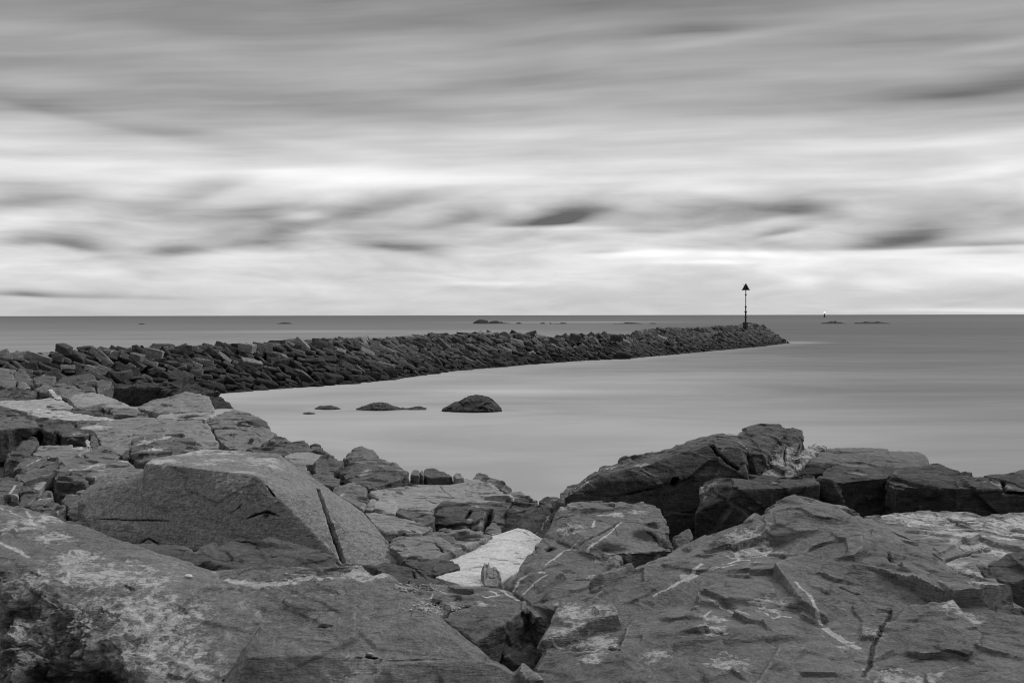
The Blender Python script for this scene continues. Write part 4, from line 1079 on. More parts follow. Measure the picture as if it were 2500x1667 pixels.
# stones of the rounded seaward head
for k in range(60):
    a = r.uniform(-1.2, 1.6)
    rad = r.uniform(.3, 1.0)
    uu = U_END + math.cos(a) * 2.2 * rad - .8
    vv = 2.4 - math.sin(a) * 2.2 * rad
    p = wall_pt(min(uu, U_END), max(0, min(vv, SLOPE)))
    m = stone_frame(uu, max(0.2, min(vv, SLOPE)), r)
    q = A0[-1] + ax * (uu - U_END) - nrm * vv
    m.translation = Vector((q[0], q[1], 1.6 * (1 - rad)))
    L = r.uniform(.5, .9)
    cand.append((uu, vv, m, (L, L, L), r.randrange(NV), r.random()))

vis = []
for c in cand:
    m, sc = c[2], c[3]
    px, py = to_px(m.translation)
    if px < -40:
        continue
    sh = float(np.interp(px, [q[0] for q in shore_px], [q[1] for q in shore_px], right=3000))
    hidden = py > sh + 6 or c[1] > SLOPE + 1.5
    vis.append(((1e-3 if hidden else 1) * sc[0] * sc[2] ** .5 / m.translation.y, c, hidden))
vis.sort(key=lambda q: -q[0])
GRP = 'stones of the breakwater'
LAB = {
    ('c', 0): ('dark stone bedded in the top of the breakwater crest', 'dark crest stones of the breakwater'),
    ('c', 1): ('pale weathered stone on the breakwater crest', 'pale crest stones of the breakwater'),
    ('u', 0): ('dark tilted stone high on the sloping face of the breakwater', 'dark stones high on the breakwater face'),
    ('u', 1): ('pale tilted stone high on the sloping face of the breakwater', 'pale stones high on the breakwater face'),
    ('m', 0): ('dark tilted stone halfway down the sloping face of the breakwater', 'dark stones halfway down the breakwater'),
    ('m', 1): ('pale tilted stone halfway down the sloping face of the breakwater', 'pale stones halfway down the breakwater'),
    ('w', 0): ('wet black stone at the waterline of the breakwater', 'wet stones at the breakwater waterline'),
    ('w', 1): ('wet black stone at the waterline of the breakwater', 'wet stones at the breakwater waterline'),
}
N_IND = 280
bulk_v, bulk_f, bulk_n = [], [], 0


def np_mesh(me):
    n = len(me.vertices)
    v = np.empty(n * 3)
    me.vertices.foreach_get('co', v)
    v = v.reshape(-1, 3)
    f = [tuple(p.vertices) for p in me.polygons]
    return v, f


LOC = [np_mesh(me) for me in LO]
for k, (w, c, hidden) in enumerate(vis):
    uu, vv, m, sc, i, rv = c
    S = Matrix.Diagonal((sc[0], sc[1], sc[2], 1))
    if k < N_IND and not hidden:
        zone = 'c' if vv > SLOPE - .1 else 'u' if vv > SLOPE * .62 else 'm' if vv > .55 else 'w'
        pale = 1 if rv > (.66 if zone in 'cu' else .82) and zone != 'w' else 0
        ob = bpy.data.objects.new('breakwater_stone', HIP[i] if pale else HI[i])
        ob.matrix_world = m @ S
        COL.objects.link(ob)
        lb, gp = LAB[(zone, pale)]
        tag(ob, lb, 'stone', gp)
    else:
        v0, f0 = LOC[i]
        mm = np.array(m @ S)
        v1 = v0 @ mm[:3, :3].T + mm[:3, 3]
        bulk_v.append(v1)
        bulk_f += [tuple(q + bulk_n for q in f) for f in f0]
        bulk_n += len(v1)
me = bpy.data.meshes.new('breakwater_stones')
me.from_pydata(np.concatenate(bulk_v).tolist(), [], bulk_f)
me.polygons.foreach_set('use_smooth', np.ones(len(me.polygons), dtype=bool))
# every stone of the mass keeps a tone of its own
tone = np.concatenate([np.full(len(v), random.random()) for v in bulk_v])
set_attr(me, 'pale', np.where(tone > .84, .28, 0) * 1.0)
set_attr(me, 'dark', np.where(tone < .3, .45, 0) * 1.0)
me.materials.append(MAT['wall'])
o = bpy.data.objects.new('breakwater_stones', me)
COL.objects.link(o)
tag(o, 'piled dark stones of the far stretch of breakwater out to the beacon post', 'stones', kind='stuff')

# a few singular stones of the crest
for lab, px, py, d, L, mt, i in (
        ('rounded upright stone sticking up alone on the landward crest', 158, 853, 45.2, .7, 'wall', 3),
        ('largest pale domed boulder lying on the breakwater crest', 604, 850, 54.0, .85, 'wallpale', 5),
        ('pale rounded boulder slumped over the crest edge of the breakwater', 378, 862, 46.6, .75, 'wallpale', 8),
        ('pale block tilted down the face below the slumped boulder', 335, 872, 45.6, .6, 'wallpale', 2),
        ('round boulder on the breakwater crest just landward of the notch', 1352, 832, 80.5, .8, 'wall', 11),
        ('broad boulder on the breakwater crest just seaward of the first dip', 1405, 824, 83, .95, 'wall', 7),
        ('rounded boulder on the breakwater crest beside the deep notch', 1505, 825, 90, 1.0, 'wall', 4),
        ('wide dark boulder at the waterline below the notch', 1520, 872, 87.5, 1.2, 'wall', 9),
        ('pale flat boulder on the raised seaward crest', 1640, 809, 99, 1.0, 'wallpale', 6)):
    me = HI[i].copy()
    me.materials.clear()
    me.materials.append(MAT[mt])
    ob = bpy.data.objects.new('breakwater_boulder', me)
    p = P(px, py, d)
    ob.matrix_world = Matrix.Translation(p) @ Matrix.Rotation(r.uniform(-.6, .6), 4, 'Z') @ Matrix.Rotation(r.uniform(.1, .35), 4, 'Y') @ Matrix.Diagonal((L, L, L * 1.35, 1))
    COL.objects.link(ob)
    tag(ob, lab, 'boulder')

# the rubble core showing between the stones
bm = bmesh.new()
prev = None
uu = -30.0
prof = [(-1.2, -.7), (0.6, 0), (SLOPE + .1, 0), (SLOPE + CRW, 0), (SLOPE + CRW + 4.5, 0)]
while uu < U_END + .01:
    ringv = []
    for v, _ in prof:
        p = wall_pt(uu, v if v > 0 else 0.0)
        off = Vector((0, 0, -.34))
        if v < 0:
            p = p + N3 * 0.2 + Vector((0, 0, -.5))
        if uu > U_END - 2:
            off = off + Vector((0, 0, -(uu - U_END + 2) * .25))
        q = p + off - N3 * .12
        ringv.append(bm.verts.new(q))
    if prev:
        for a in range(len(prof) - 1):
            bm.faces.new((prev[a], ringv[a], ringv[a + 1], prev[a + 1]))
    prev = ringv
    uu += 1.5
bmesh.ops.recalc_face_normals(bm, faces=bm.faces)
me = bpy.data.meshes.new('breakwater')
bm.to_mesh(me)
bm.free()
me.materials.append(rock_mat('rubble_core', 0.03, blotch=.4, bump=.03, wet=False))
o = bpy.data.objects.new('breakwater', me)
COL.objects.link(o)
tag(o, 'black rubble bank under the stones of the long breakwater', 'breakwater')


# ------------------------------------------------------------------ beacon post on the seaward head
def plain(name, g, rough=.6, metal=0.0, nz=.25, sc=6.0):
    m, nt = new_mat(name)
    out = nt.nodes.new('ShaderNodeOutputMaterial')
    b = nt.nodes.new('ShaderNodeBsdfPrincipled')
    nt.links.new(b.outputs[0], out.inputs[0])
    tc = nt.nodes.new('ShaderNodeTexCoord')
    n = noise_(nt, tc.outputs['Object'], sc, 6, .65)
    v = M_(nt, 'MULTIPLY', M_(nt, 'MULTIPLY_ADD', M_(nt, 'SUBTRACT', n, .5), nz * 4, 1.0), g)
    cc = nt.nodes.new('ShaderNodeCombineColor')
    for k in range(3):
        nt.links.new(v, cc.inputs[k])
    nt.links.new(cc.outputs[0], b.inputs['Base Color'])
    b.inputs['Roughness'].default_value = rough
    b.inputs['Metallic'].default_value = metal
    return m


steel = plain('rusted_steel', 0.035)
steel2 = plain('grey_paint', 0.05)


def lathe(bm, prof, seg=20, at=(0, 0, 0)):
    rings = []
    for rad, z in prof:
        rings.append([bm.verts.new((at[0] + rad * math.cos(2 * PI * k / seg), at[1] + rad * math.sin(2 * PI * k / seg), at[2] + z)) for k in range(seg)])
    for a, b in zip(rings[:-1], rings[1:]):
        for k in range(seg):
            bm.faces.new((a[k], a[(k + 1) % seg], b[(k + 1) % seg], b[k]))
    bm.faces.new(rings[0][::-1])
    bm.faces.new(rings[-1])


def box(bm, c, s, rot=None):
    r_ = bmesh.ops.create_cube(bm, size=1.0)
    for v in r_['verts']:
        p = Vector((v.co.x * s[0], v.co.y * s[1], v.co.z * s[2]))
        if rot:
            p = rot @ p
        v.co = p + Vector(c)


def part(name, bm, mat, parent, smooth=False):
    me = bpy.data.meshes.new(name)
    bmesh.ops.recalc_face_normals(bm, faces=bm.faces)
    bm.to_mesh(me)
    bm.free()
    me.materials.append(mat)
    if smooth:
        for p in me.polygons:
            p.use_smooth = True
    o = bpy.data.objects.new(name, me)
    COL.objects.link(o)
    o.parent = parent
    return o


D_POST = 124.0
base = P(1820.3, 795.5, D_POST)
unit = D_POST / FPX
post = bpy.data.objects.new('beacon_post', None)
post.location = base
COL.objects.link(post)
tag(post, 'thin dark beacon post with a triangular slatted topmark on the breakwater head', 'beacon')
hz = lambda y: (795.5 - y) * unit
bm = bmesh.new()
lathe(bm, [(.19, -.5), (.19, hz(787)), (.13, hz(786))], 16)
for a in range(3):
    c = Matrix.Rotation(a * 2.1 + .4, 3, 'Z')
    box(bm, c @ Vector((.22, 0, .1)), (.28, .06, .9), c)
part('pole_base', bm, steel, post)
bm = bmesh.new()
lathe(bm, [(.115, hz(787)), (.115, hz(762)), (.085, hz(761.5)), (.085, hz(748)), (.062, hz(747)), (.062, hz(692.5))], 16)
part('pole', bm, steel, post, True)
for y, rr in ((774.2, .17), (761.3, .19), (749, .15), (719.7, .13)):
    bm = bmesh.new()
    lathe(bm, [(rr * .8, hz(y) - .1), (rr, hz(y) - .06), (rr, hz(y) + .06), (rr * .8, hz(y) + .1)], 16)
    part('collar', bm, steel, post)
TX = (1821.5 - 1820.3) * unit
top = bpy.data.objects.new('topmark', None)
COL.objects.link(top)
top.parent = post
top.location = (0, 0, 0)
z0, z1, hw = hz(708.6), hz(690.7), 9.9 * unit
for rz, dx, dz in ((0.0, 0, 0), (1.25, 0, -.06), (2.2, -.02, -.03)):
    bm = bmesh.new()
    rot = Matrix.Rotation(rz, 3, 'Z')
    n = 7
    for k in range(n):            # slats of a triangular board
        xa = -hw + (k + .5) * 2 * hw / n
        h0 = (z1 - z0 + dz) * max(0.12, 1 - abs(xa) / hw * .93)
        bmv = [rot @ Vector((xa + sx, sy, 0)) for sx in (-hw / n * .94, hw / n * .94) for sy in (-.018, .018)]
        ha = (z1 - z0 + dz) * max(0.02, 1 - abs(xa - hw / n) / hw)
        hb = (z1 - z0 + dz) * max(0.02, 1 - abs(xa + hw / n) / hw)
        lo_ = [bm.verts.new(p + Vector((dx, 0, z0))) for p in bmv]
        hi_ = [bm.verts.new(p + Vector((dx, 0, z0 + (ha if q < 2 else hb)))) for q, p in enumerate(bmv)]
        for q in ((0, 1, 3, 2),):
            bm.faces.new([lo_[w] for w in q])
            bm.faces.new([hi_[w] for w in q])
        for a_, b_ in ((0, 1), (1, 3), (3, 2), (2, 0)):
            bm.faces.new((lo_[a_], lo_[b_], hi_[b_], hi_[a_]))
    box(bm, rot @ Vector((0, .03, 0)) + Vector((dx, 0, z0 + .03)), (2 * hw, .03, .07), rot)
    part('slat_board', bm, steel2, top)
bm = bmesh.new()
box(bm, (-.28, .02, z0 + .62), (.04, .04, .72))
part('bent_slat', bm, steel2, top)

# lit sea beacon far out
D_B = 1500.0
bb = P(2012.9, 774.6, D_B)
bb.z = 0
sea = bpy.data.objects.new('sea_beacon', None)
sea.location = bb
COL.objects.link(sea)
tag(sea, 'tiny lit sea beacon with a white lamp far out on the horizon', 'beacon')
ub = D_B / FPX
bm = bmesh.new()
lathe(bm, [(2.6 * ub, 0), (2.6 * ub, 1.3 * ub), (1.9 * ub, 1.5 * ub)], 20)
part('base', bm, steel, sea)
bm = bmesh.new()
lathe(bm, [(1.8 * ub, 1.5 * ub), (1.2 * ub, 6 * ub), (1.1 * ub, 8.6 * ub), (1.5 * ub, 8.8 * ub), (1.5 * ub, 9.2 * ub)], 20)
part('tower', bm, steel, sea)
lm, nt = new_mat('lit_lamp')
out = nt.nodes.new('ShaderNodeOutputMaterial')
em = nt.nodes.new('ShaderNodeEmission')
em.inputs[1].default_value = 1.5
nt.links.new(em.outputs[0], out.inputs[0])
bm = bmesh.new()
lathe(bm, [(1.2 * ub, 9.2 * ub), (1.7 * ub, 10.3 * ub), (1.8 * ub, 11.4 * ub), (1.3 * ub, 12.8 * ub), (.4 * ub, 13.4 * ub)], 20)
part('lamp', bm, lm, sea, True)

# white pebbles and shell gravel caught on the sheeted rock
bm = bmesh.new()
rg = random.Random(5)
for cx, cy, rx, ry, n, d0 in ((1000, 1437, 45, 8, 70, 5.65), (1070, 1484, 60, 13, 110, 5.05), (740, 1412, 120, 12, 16, 4.45), (1040, 1434, 70, 8, 50, 5.7)):
    for _ in range(n):
        px, py = rg.gauss(cx, rx * .5), rg.gauss(cy, ry * .5)
        hit = None
        d = SC.ray_cast(dg, EYE, ray(px, py).normalized())
        if not d[0]:
            continue
        s = rg.uniform(.0028, .0075)
        rr = bmesh.ops.create_icosphere(bm, subdivisions=2, radius=s)
        rot = Matrix.Rotation(rg.random() * 6, 3, 'Z')
        sq = (rg.uniform(.8, 1.5), rg.uniform(.7, 1.1), rg.uniform(.45, .8))
        for v in rr['verts']:
            v.co = rot @ Vector((v.co.x * sq[0], v.co.y * sq[1], v.co.z * sq[2])) + d[1] + Vector((0, 0, s * .3))
if len(bm.verts):
    me = bpy.data.meshes.new('gravel')
    bm.to_mesh(me)
    me.materials.append(plain('shell_gravel', .4, .8, nz=.4, sc=30))
    for p in me.polygons:
        p.use_smooth = True
    o = bpy.data.objects.new('gravel', me)
    COL.objects.link(o)
    tag(o, 'white pebbles and broken shell caught on the sheeted rock', 'gravel', kind='stuff')
bm.free()

h = SC.ray_cast(dg, EYE, ray(459, 1408).normalized())
if h[0]:
    bm = bmesh.new()
    bmesh.ops.create_icosphere(bm, subdivisions=4, radius=1.0)
    for v in bm.verts:
        k = 1 + .10 * math.sin(v.co.x * 3 + 1) * math.cos(v.co.y * 2.3) + .05 * math.sin(v.co.z * 5 + v.co.x * 4)
        v.co = Vector((v.co.x * .019 * k, v.co.y * .013 * k, v.co.z * .0075 * k + .004))
    me = bpy.data.meshes.new('pebble')
    bm.to_mesh(me)
    bm.free()
    me.materials.append(plain('white_pebble', .62, .7, nz=.15, sc=60))
    for p in me.polygons:
        p.use_smooth = True
    o = bpy.data.objects.new('pebble', me)
    o.location = h[1]
    COL.objects.link(o)
    tag(o, 'tiny white oval pebble lying alone on the crest of the huge pale-veined rock', 'pebble')

# ------------------------------------------------------------------ ground under the rocks
def ground_z(x, y):
    # shoreline: land on the near/left side
    edge = np.interp(y, [0, 6, 9, 12, 16, 20, 26, 36, 44, 60], [14, 9.5, 7.0, 1.2, -1.2, -4.0, -9.0, -19.0, -25, -30])
    t = np.clip((edge - x) / 3.0 + .6, -1.2, 1.0)
    top = np.interp(y, [0, 4, 6, 8, 11, 14, 20, 30, 40], [2.0, 2.05, 1.95, 1.55, 1.25, 1.05, .95, .9, .8])
    return np.where(t > 0, top * np.clip(t, 0, 1), t * 1.2)


xs = np.arange(-60, 16, .25)
ys = np.arange(-6, 52, .25)
X, Y = np.meshgrid(xs, ys)
Z = ground_z(X, Y)
pp = np.stack([X.ravel(), Y.ravel(), X.ravel() * 0], 1)
Z = Z + (0.16 * facets(pp / .8, 77) + .1 * fbm(pp / .5, 4, 3)).reshape(Z.shape) * np.clip(Z * 2, 0, 1)
nx, ny = len(xs), len(ys)
vv = np.stack([X.ravel(), Y.ravel(), Z.ravel()], 1)
ff = [(j * nx + i, j * nx + i + 1, (j + 1) * nx + i + 1, (j + 1) * nx + i) for j in range(ny - 1) for i in range(nx - 1)]
me = bpy.data.meshes.new('ground')
me.from_pydata(vv.tolist(), [], ff)
me.polygons.foreach_set('use_smooth', np.ones(len(me.polygons), dtype=bool))
me.materials.append(rock_mat('shadowed_bed', 0.05, blotch=.4, bump=.02))  # near-black base puts crevice shade into the bed colour
o = bpy.data.objects.new('ground', me)
COL.objects.link(o)
tag(o, 'dark rocky shore bed under the boulders', kind='structure')

# ------------------------------------------------------------------ sea
bm = bmesh.new()
for q in ((-70000, -60), (70000, -60), (70000, 90000), (-70000, 90000)):
    bm.verts.new((q[0], q[1], 0))
bm.faces.new(bm.verts)
me = bpy.data.meshes.new('water')
bm.to_mesh(me)
bm.free()
wm, nt = new_mat('long_exposure_sea')
out = nt.nodes.new('ShaderNodeOutputMaterial')
gp = nt.nodes.new('ShaderNodeNewGeometry')
sx = nt.nodes.new('ShaderNodeSeparateXYZ')
nt.links.new(gp.outputs['Position'], sx.inputs[0])
x, y = sx.outputs[0], sx.outputs[1]
# milky, aerated shallows near the shore, darker far reflection painted into the colour
dist = M_(nt, 'ADD', y, M_(nt, 'MULTIPLY', x, WATER_SKEW))
cr = nt.nodes.new('ShaderNodeValToRGB')
cr.color_ramp.interpolation = 'EASE'
lg = M_(nt, 'DIVIDE', M_(nt, 'LOGARITHM', M_(nt, 'MAXIMUM', dist, 10.0), 10.0), 4.0)
nt.links.new(lg, cr.inputs[0])
E = cr.color_ramp.elements
E[0].position, E[0].color = math.log10(WATER[0][0]) / 4, (WATER[0][1],) * 3 + (1,)
E[1].position, E[1].color = math.log10(WATER[-1][0]) / 4, (WATER[-1][1],) * 3 + (1,)
for a, b in WATER[1:-1]:
    e = E.new(math.log10(a) / 4)
    e.color = (b, b, b, 1)
ms = nt.nodes.new('ShaderNodeMapping')
nt.links.new(gp.outputs['Position'], ms.inputs[0])
ms.inputs['Rotation'].default_value = (0, 0, .12)
ms.inputs['Scale'].default_value = (.012, .11, 1)
s1 = noise_(nt, ms.outputs[0], 1.0, 5, .55, .3)
ms2 = nt.nodes.new('ShaderNodeMapping')
nt.links.new(gp.outputs['Position'], ms2.inputs[0])
ms2.inputs['Rotation'].default_value = (0, 0, -.05)
ms2.inputs['Scale'].default_value = (.0012, .02, 1)
s2 = noise_(nt, ms2.outputs[0], 1.0, 5, .6, .3)
k = M_(nt, 'MULTIPLY_ADD', M_(nt, 'SUBTRACT', s1, .5), .6, 1.0)
nearw = ramp01(nt, y, 420.0, 60.0)
k = M_(nt, 'ADD', k, M_(nt, 'MULTIPLY', M_(nt, 'SUBTRACT', s2, .5), M_(nt, 'MULTIPLY_ADD', nearw, .35, .10)))
ms3 = nt.nodes.new('ShaderNodeMapping')
nt.links.new(gp.outputs['Position'], ms3.inputs[0])
ms3.inputs['Rotation'].default_value = (0, 0, .35)
ms3.inputs['Scale'].default_value = (.05, .13, 1)
s3 = noise_(nt, ms3.outputs[0], 1.0, 6, .62, 1.2)
k = M_(nt, 'ADD', k, M_(nt, 'MULTIPLY', M_(nt, 'MULTIPLY', M_(nt, 'SUBTRACT', s3, .5), .85), nearw))
# water colour simply darkened off the right-hand rocks
deep = ramp01(nt, M_(nt, 'SUBTRACT', x, M_(nt, 'MULTIPLY', y, .10)), -8.0, 34.0)
k = M_(nt, 'MULTIPLY', k, M_(nt, 'MULTIPLY_ADD', M_(nt, 'MULTIPLY', deep, ramp01(nt, y, 700.0, 60.0)), -.42, 1.0))
bw = nt.nodes.new('ShaderNodeRGBToBW')
nt.links.new(cr.outputs[0], bw.inputs[0])
c = M_(nt, 'MULTIPLY', bw.outputs[0], k)
# foam lines: along the breakwater foot and over the distant reef
fd = M_(nt, 'ADD', M_(nt, 'MULTIPLY', M_(nt, 'SUBTRACT', x, float(A0[0][0])), float(nrm[0])), M_(nt, 'MULTIPLY', M_(nt, 'SUBTRACT', y, float(A0[0][1])), float(nrm[1])))
al = M_(nt, 'ADD', M_(nt, 'MULTIPLY', M_(nt, 'SUBTRACT', x, float(A0[0][0])), float(ax[0])), M_(nt, 'MULTIPLY', M_(nt, 'SUBTRACT', y, float(A0[0][1])), float(ax[1])))
f1 = M_(nt, 'MULTIPLY', ramp01(nt, M_(nt, 'ABSOLUTE', M_(nt, 'SUBTRACT', fd, .8)), 5.5, .3), M_(nt, 'MULTIPLY', ramp01(nt, al, 128.0, 100.0), M_(nt, 'MULTIPLY_ADD', s1, 1.2, .1)))
c = M_(nt, 'ADD', c, M_(nt, 'MULTIPLY', f1, .10))


def foam(c, x0, y0, rx, ry, amp):  # soft patch; a negative amp darkens the water
    a = M_(nt, 'DIVIDE', M_(nt, 'SUBTRACT', x, x0), rx)
    b = M_(nt, 'DIVIDE', M_(nt, 'SUBTRACT', y, y0), ry)
    q = M_(nt, 'ADD', M_(nt, 'MULTIPLY', a, a), M_(nt, 'MULTIPLY', b, b))
    g = M_(nt, 'POWER', .3679, q)
    g = M_(nt, 'MULTIPLY', g, M_(nt, 'MULTIPLY_ADD', s2, 1.6, .2))
    return M_(nt, 'ADD', c, M_(nt, 'MULTIPLY', g, amp))


for px, py, wx, wy, amp in SEA_PATCHES:
    p = Pz(px, py, 0)
    c = foam(c, p.x, p.y, wx * p.y / FPX, wy * p.y * p.y / (FPX * H_EYE), amp)
c = M_(nt, 'MAXIMUM', c, .02)
cc = nt.nodes.new('ShaderNodeCombineColor')
for q in range(3):
    nt.links.new(c, cc.inputs[q])
df = nt.nodes.new('ShaderNodeBsdfDiffuse')
nt.links.new(cc.outputs[0], df.inputs[0])
gl = nt.nodes.new('ShaderNodeBsdfGlossy')
gl.inputs['Roughness'].default_value = .32
mx = nt.nodes.new('ShaderNodeMixShader')
mx.inputs[0].default_value = .10
nt.links.new(df.outputs[0], mx.inputs[1])
nt.links.new(gl.outputs[0], mx.inputs[2])
nt.links.new(mx.outputs[0], out.inputs[0])
me.materials.append(wm)
o = bpy.data.objects.new('water', me)
COL.objects.link(o)
tag(o, 'smooth grey sea', kind='structure')

# ------------------------------------------------------------------ sky
W = bpy.data.worlds.new('World')
SC.world = W
W.use_nodes = True
nt = W.node_tree
for n in list(nt.nodes):
    nt.nodes.remove(n)
out = nt.nodes.new('ShaderNodeOutputWorld')
bg = nt.nodes.new('ShaderNodeBackground')
bg.inputs[1].default_value = 0.1
nt.links.new(bg.outputs[0], out.inputs[0])
sky = nt.nodes.new('ShaderNodeTexSky')
sky.sky_type = 'NISHITA'
sky.sun_disc = False
sky.sun_elevation = math.radians(SUN_EL)
sky.sun_rotation = math.radians(SUN_AZ)
sbw = nt.nodes.new('ShaderNodeRGBToBW')
nt.links.new(sky.outputs[0], sbw.inputs[0])
tc = nt.nodes.new('ShaderNodeTexCoord')
sp = nt.nodes.new('ShaderNodeSeparateXYZ')
nt.links.new(tc.outputs['Generated'], sp.inputs[0])
az = M_(nt, 'ARCTAN2', sp.outputs[0], sp.outputs[1])
el = M_(nt, 'ARCSINE', sp.outputs[2])
e2 = M_(nt, 'MAXIMUM', el, 0.0)
cb = nt.nodes.new('ShaderNodeCombineXYZ')
nt.links.new(az, cb.inputs[0])
nt.links.new(e2, cb.inputs[1])
# wind-drawn coordinates
zc = M_(nt, 'SUBTRACT', az, .18)
eb = M_(nt, 'SUBTRACT', e2, M_(nt, 'MULTIPLY', M_(nt, 'MULTIPLY', M_(nt, 'MULTIPLY', zc, zc), -.13), ramp01(nt, e2, .05, .28)))
cb2 = nt.nodes.new('ShaderNodeCombineXYZ')
nt.links.new(az, cb2.inputs[0])
nt.links.new(eb, cb2.inputs[1])


def mapped(v, sc, loc=(0, 0, 0), rot=0.0):
    m = nt.nodes.new('ShaderNodeMapping')
    nt.links.new(v, m.inputs[0])
    m.inputs['Scale'].default_value = sc
    m.inputs['Location'].default_value = loc
    m.inputs['Rotation'].default_value = (0, 0, rot)
    return m.outputs[0]


w1 = nt.nodes.new('ShaderNodeTexNoise')
nt.links.new(mapped(cb2.outputs[0], (3.2, 9, 1), (3, 1, 0)), w1.inputs['Vector'])
w1.inputs['Scale'].default_value = 1.0
w1.inputs['Detail'].default_value = 3
vs_ = nt.nodes.new('ShaderNodeVectorMath')
vs_.operation = 'SUBTRACT'
nt.links.new(w1.outputs['Color'], vs_.inputs[0])
vs_.inputs[1].default_value = (.5, .5, .5)
vm_ = nt.nodes.new('ShaderNodeVectorMath')
vm_.operation = 'MULTIPLY'
nt.links.new(vs_.outputs[0], vm_.inputs[0])
vm_.inputs[1].default_value = (.10, .022, 0)
va_ = nt.nodes.new('ShaderNodeVectorMath')
va_.operation = 'ADD'
nt.links.new(cb2.outputs[0], va_.inputs[0])
nt.links.new(vm_.outputs[0], va_.inputs[1])
wv = va_.outputs[0]
vb_ = nt.nodes.new('ShaderNodeVectorMath')
vb_.operation = 'MULTIPLY_ADD'
nt.links.new(vm_.outputs[0], vb_.inputs[0])
vb_.inputs[1].default_value = (.95, .8, 0)
nt.links.new(cb.outputs[0], vb_.inputs[2])
wb = vb_.outputs[0]
nA = noise_(nt, mapped(wv, (1.5, 13, 1), (1.3, .4, 0)), 1.0, 3, .5)
nB = noise_(nt, mapped(wv, (4.2, 36, 1), (7.3, 2.1, 0)), 1.0, 3, .5)
nC = noise_(nt, mapped(wv, (12, 60, 1), (2.3, 9.1, 0)), 1.0, 5, .55, .6)
nD = noise_(nt, mapped(wv, (3.0, 150, 1), (5.3, 4.1, 0)), 1.0, 3, .5)
cr = nt.nodes.new('ShaderNodeValToRGB')
cr.color_ramp.interpolation = 'B_SPLINE' if False else 'EASE'
nt.links.new(M_(nt, 'DIVIDE', M_(nt, 'MAXIMUM', el, 0), PI / 2), cr.inputs[0])
E = cr.color_ramp.elements
E[0].position, E[0].color = 0.0, (SKY[0][1],) * 3 + (1,)
E[1].position, E[1].color = 1.0, (SKY[-1][1],) * 3 + (1,)
for a, b in SKY[1:-1]:
    e = E.new(a / 90)
    e.color = (b, b, b, 1)
cbw = nt.nodes.new('ShaderNodeRGBToBW')
nt.links.new(cr.outputs[0], cbw.inputs[0])
acc = 0.0
hi_ = ramp01(nt, el, .10, .20)
lo_ = M_(nt, 'SUBTRACT', 1.0, hi_)
nE = noise_(nt, mapped(wv, (5.5, 30, 1), (11.3, 3.1, 0), .12), 1.0, 4, .5, .5)
mid_ = M_(nt, 'MULTIPLY', lo_, ramp01(nt, el, .012, .05))
t = M_(nt, 'MULTIPLY', M_(nt, 'SUBTRACT', nA, .5), M_(nt, 'MULTIPLY_ADD', hi_, .62, .55))
t = M_(nt, 'ADD', t, M_(nt, 'MULTIPLY', M_(nt, 'MULTIPLY', M_(nt, 'SUBTRACT', nE, .5), mid_), 1.05))
t = M_(nt, 'ADD', t, M_(nt, 'MULTIPLY', M_(nt, 'SUBTRACT', nB, .5), M_(nt, 'MULTIPLY_ADD', hi_, .62, .22)))
t = M_(nt, 'ADD', t, M_(nt, 'MULTIPLY', M_(nt, 'MULTIPLY', M_(nt, 'SUBTRACT', nD, .5), M_(nt, 'MULTIPLY_ADD', hi_, .75, .25)), .22))
t = M_(nt, 'ADD', t, M_(nt, 'MULTIPLY', M_(nt, 'MULTIPLY', M_(nt, 'SUBTRACT', nC, .5), lo_), .45))
val = M_(nt, 'MULTIPLY', cbw.outputs[0], M_(nt, 'ADD', t, 1.0))
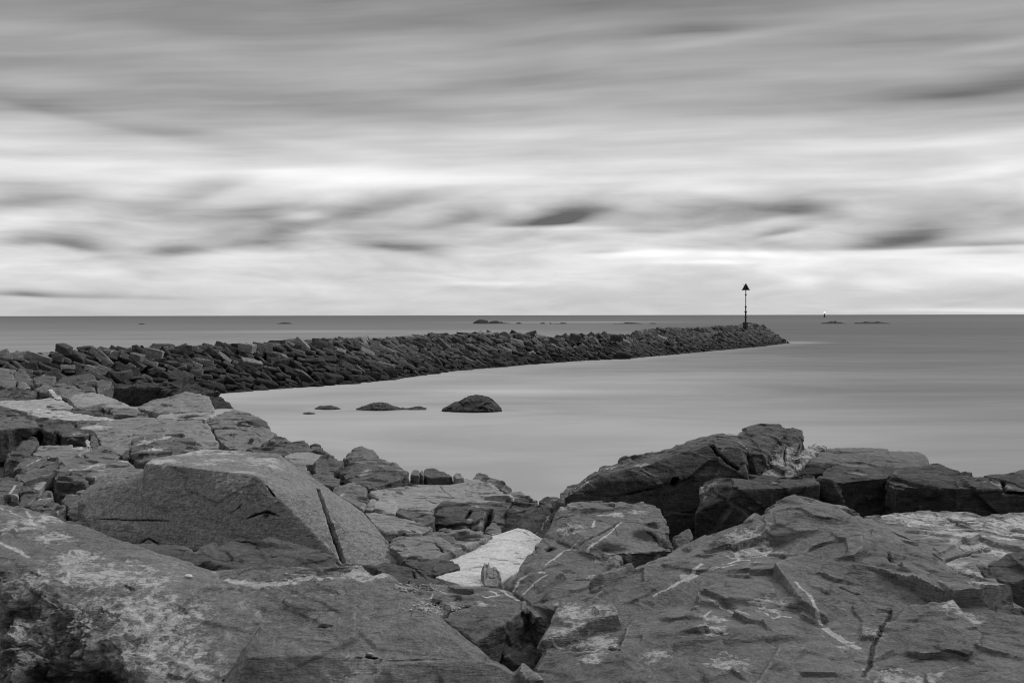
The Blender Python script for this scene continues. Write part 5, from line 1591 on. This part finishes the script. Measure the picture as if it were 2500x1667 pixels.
for px, py, rx, ry, amp, rot in CLOUDS:
    d = ray(px, py).normalized()
    a0, e0 = math.atan2(d.x, d.y), math.asin(d.z)
    m = nt.nodes.new('ShaderNodeMapping')
    m.vector_type = 'TEXTURE'
    nt.links.new(wb, m.inputs[0])
    m.inputs['Location'].default_value = (a0, e0, 0)
    m.inputs['Rotation'].default_value = (0, 0, math.radians(rot))
    m.inputs['Scale'].default_value = (rx / FPX, ry / FPX, 1)
    ln = nt.nodes.new('ShaderNodeVectorMath')
    ln.operation = 'LENGTH'
    fl = nt.nodes.new('ShaderNodeVectorMath')
    fl.operation = 'MULTIPLY'
    nt.links.new(m.outputs[0], fl.inputs[0])
    fl.inputs[1].default_value = (-1, -2.3 if amp < 0 else -1.2, -1)
    fm = nt.nodes.new('ShaderNodeVectorMath')
    fm.operation = 'MAXIMUM'
    nt.links.new(m.outputs[0], fm.inputs[0])
    nt.links.new(fl.outputs[0], fm.inputs[1])
    nt.links.new(fm.outputs[0], ln.inputs[0])
    g = M_(nt, 'POWER', .3679, M_(nt, 'MULTIPLY', ln.outputs['Value'], ln.outputs['Value']))
    val = M_(nt, 'MULTIPLY_ADD', g, amp, val)
val = M_(nt, 'MINIMUM', M_(nt, 'MAXIMUM', val, .12), 1.8)
# unseen sky behind the viewer dimmed to keep camera-facing rock sides dark
back = ramp01(nt, sp.outputs[1], .25, -.55)
val = M_(nt, 'MULTIPLY', val, M_(nt, 'MULTIPLY_ADD', back, -BACK, 1.0))
val = M_(nt, 'MULTIPLY', val, 10.0)
tot = mixf(nt, .96, sbw.outputs[0], val)
cc = nt.nodes.new('ShaderNodeCombineColor')
for q in range(3):
    nt.links.new(tot, cc.inputs[q])
nt.links.new(cc.outputs[0], bg.inputs[0])

sd = bpy.data.lights.new('sun', 'SUN')
sd.energy = SUN_E
sd.angle = math.radians(28)
sd.color = (1, 1, 1)
so = bpy.data.objects.new('sun', sd)
COL.objects.link(so)
a, e = math.radians(SUN_AZ), math.radians(SUN_EL)
dirv = Vector((math.sin(a) * math.cos(e), math.cos(a) * math.cos(e), math.sin(e)))
so.rotation_euler = (-dirv).to_track_quat('-Z', 'Y').to_euler()
so.location = (0, 20, 60)
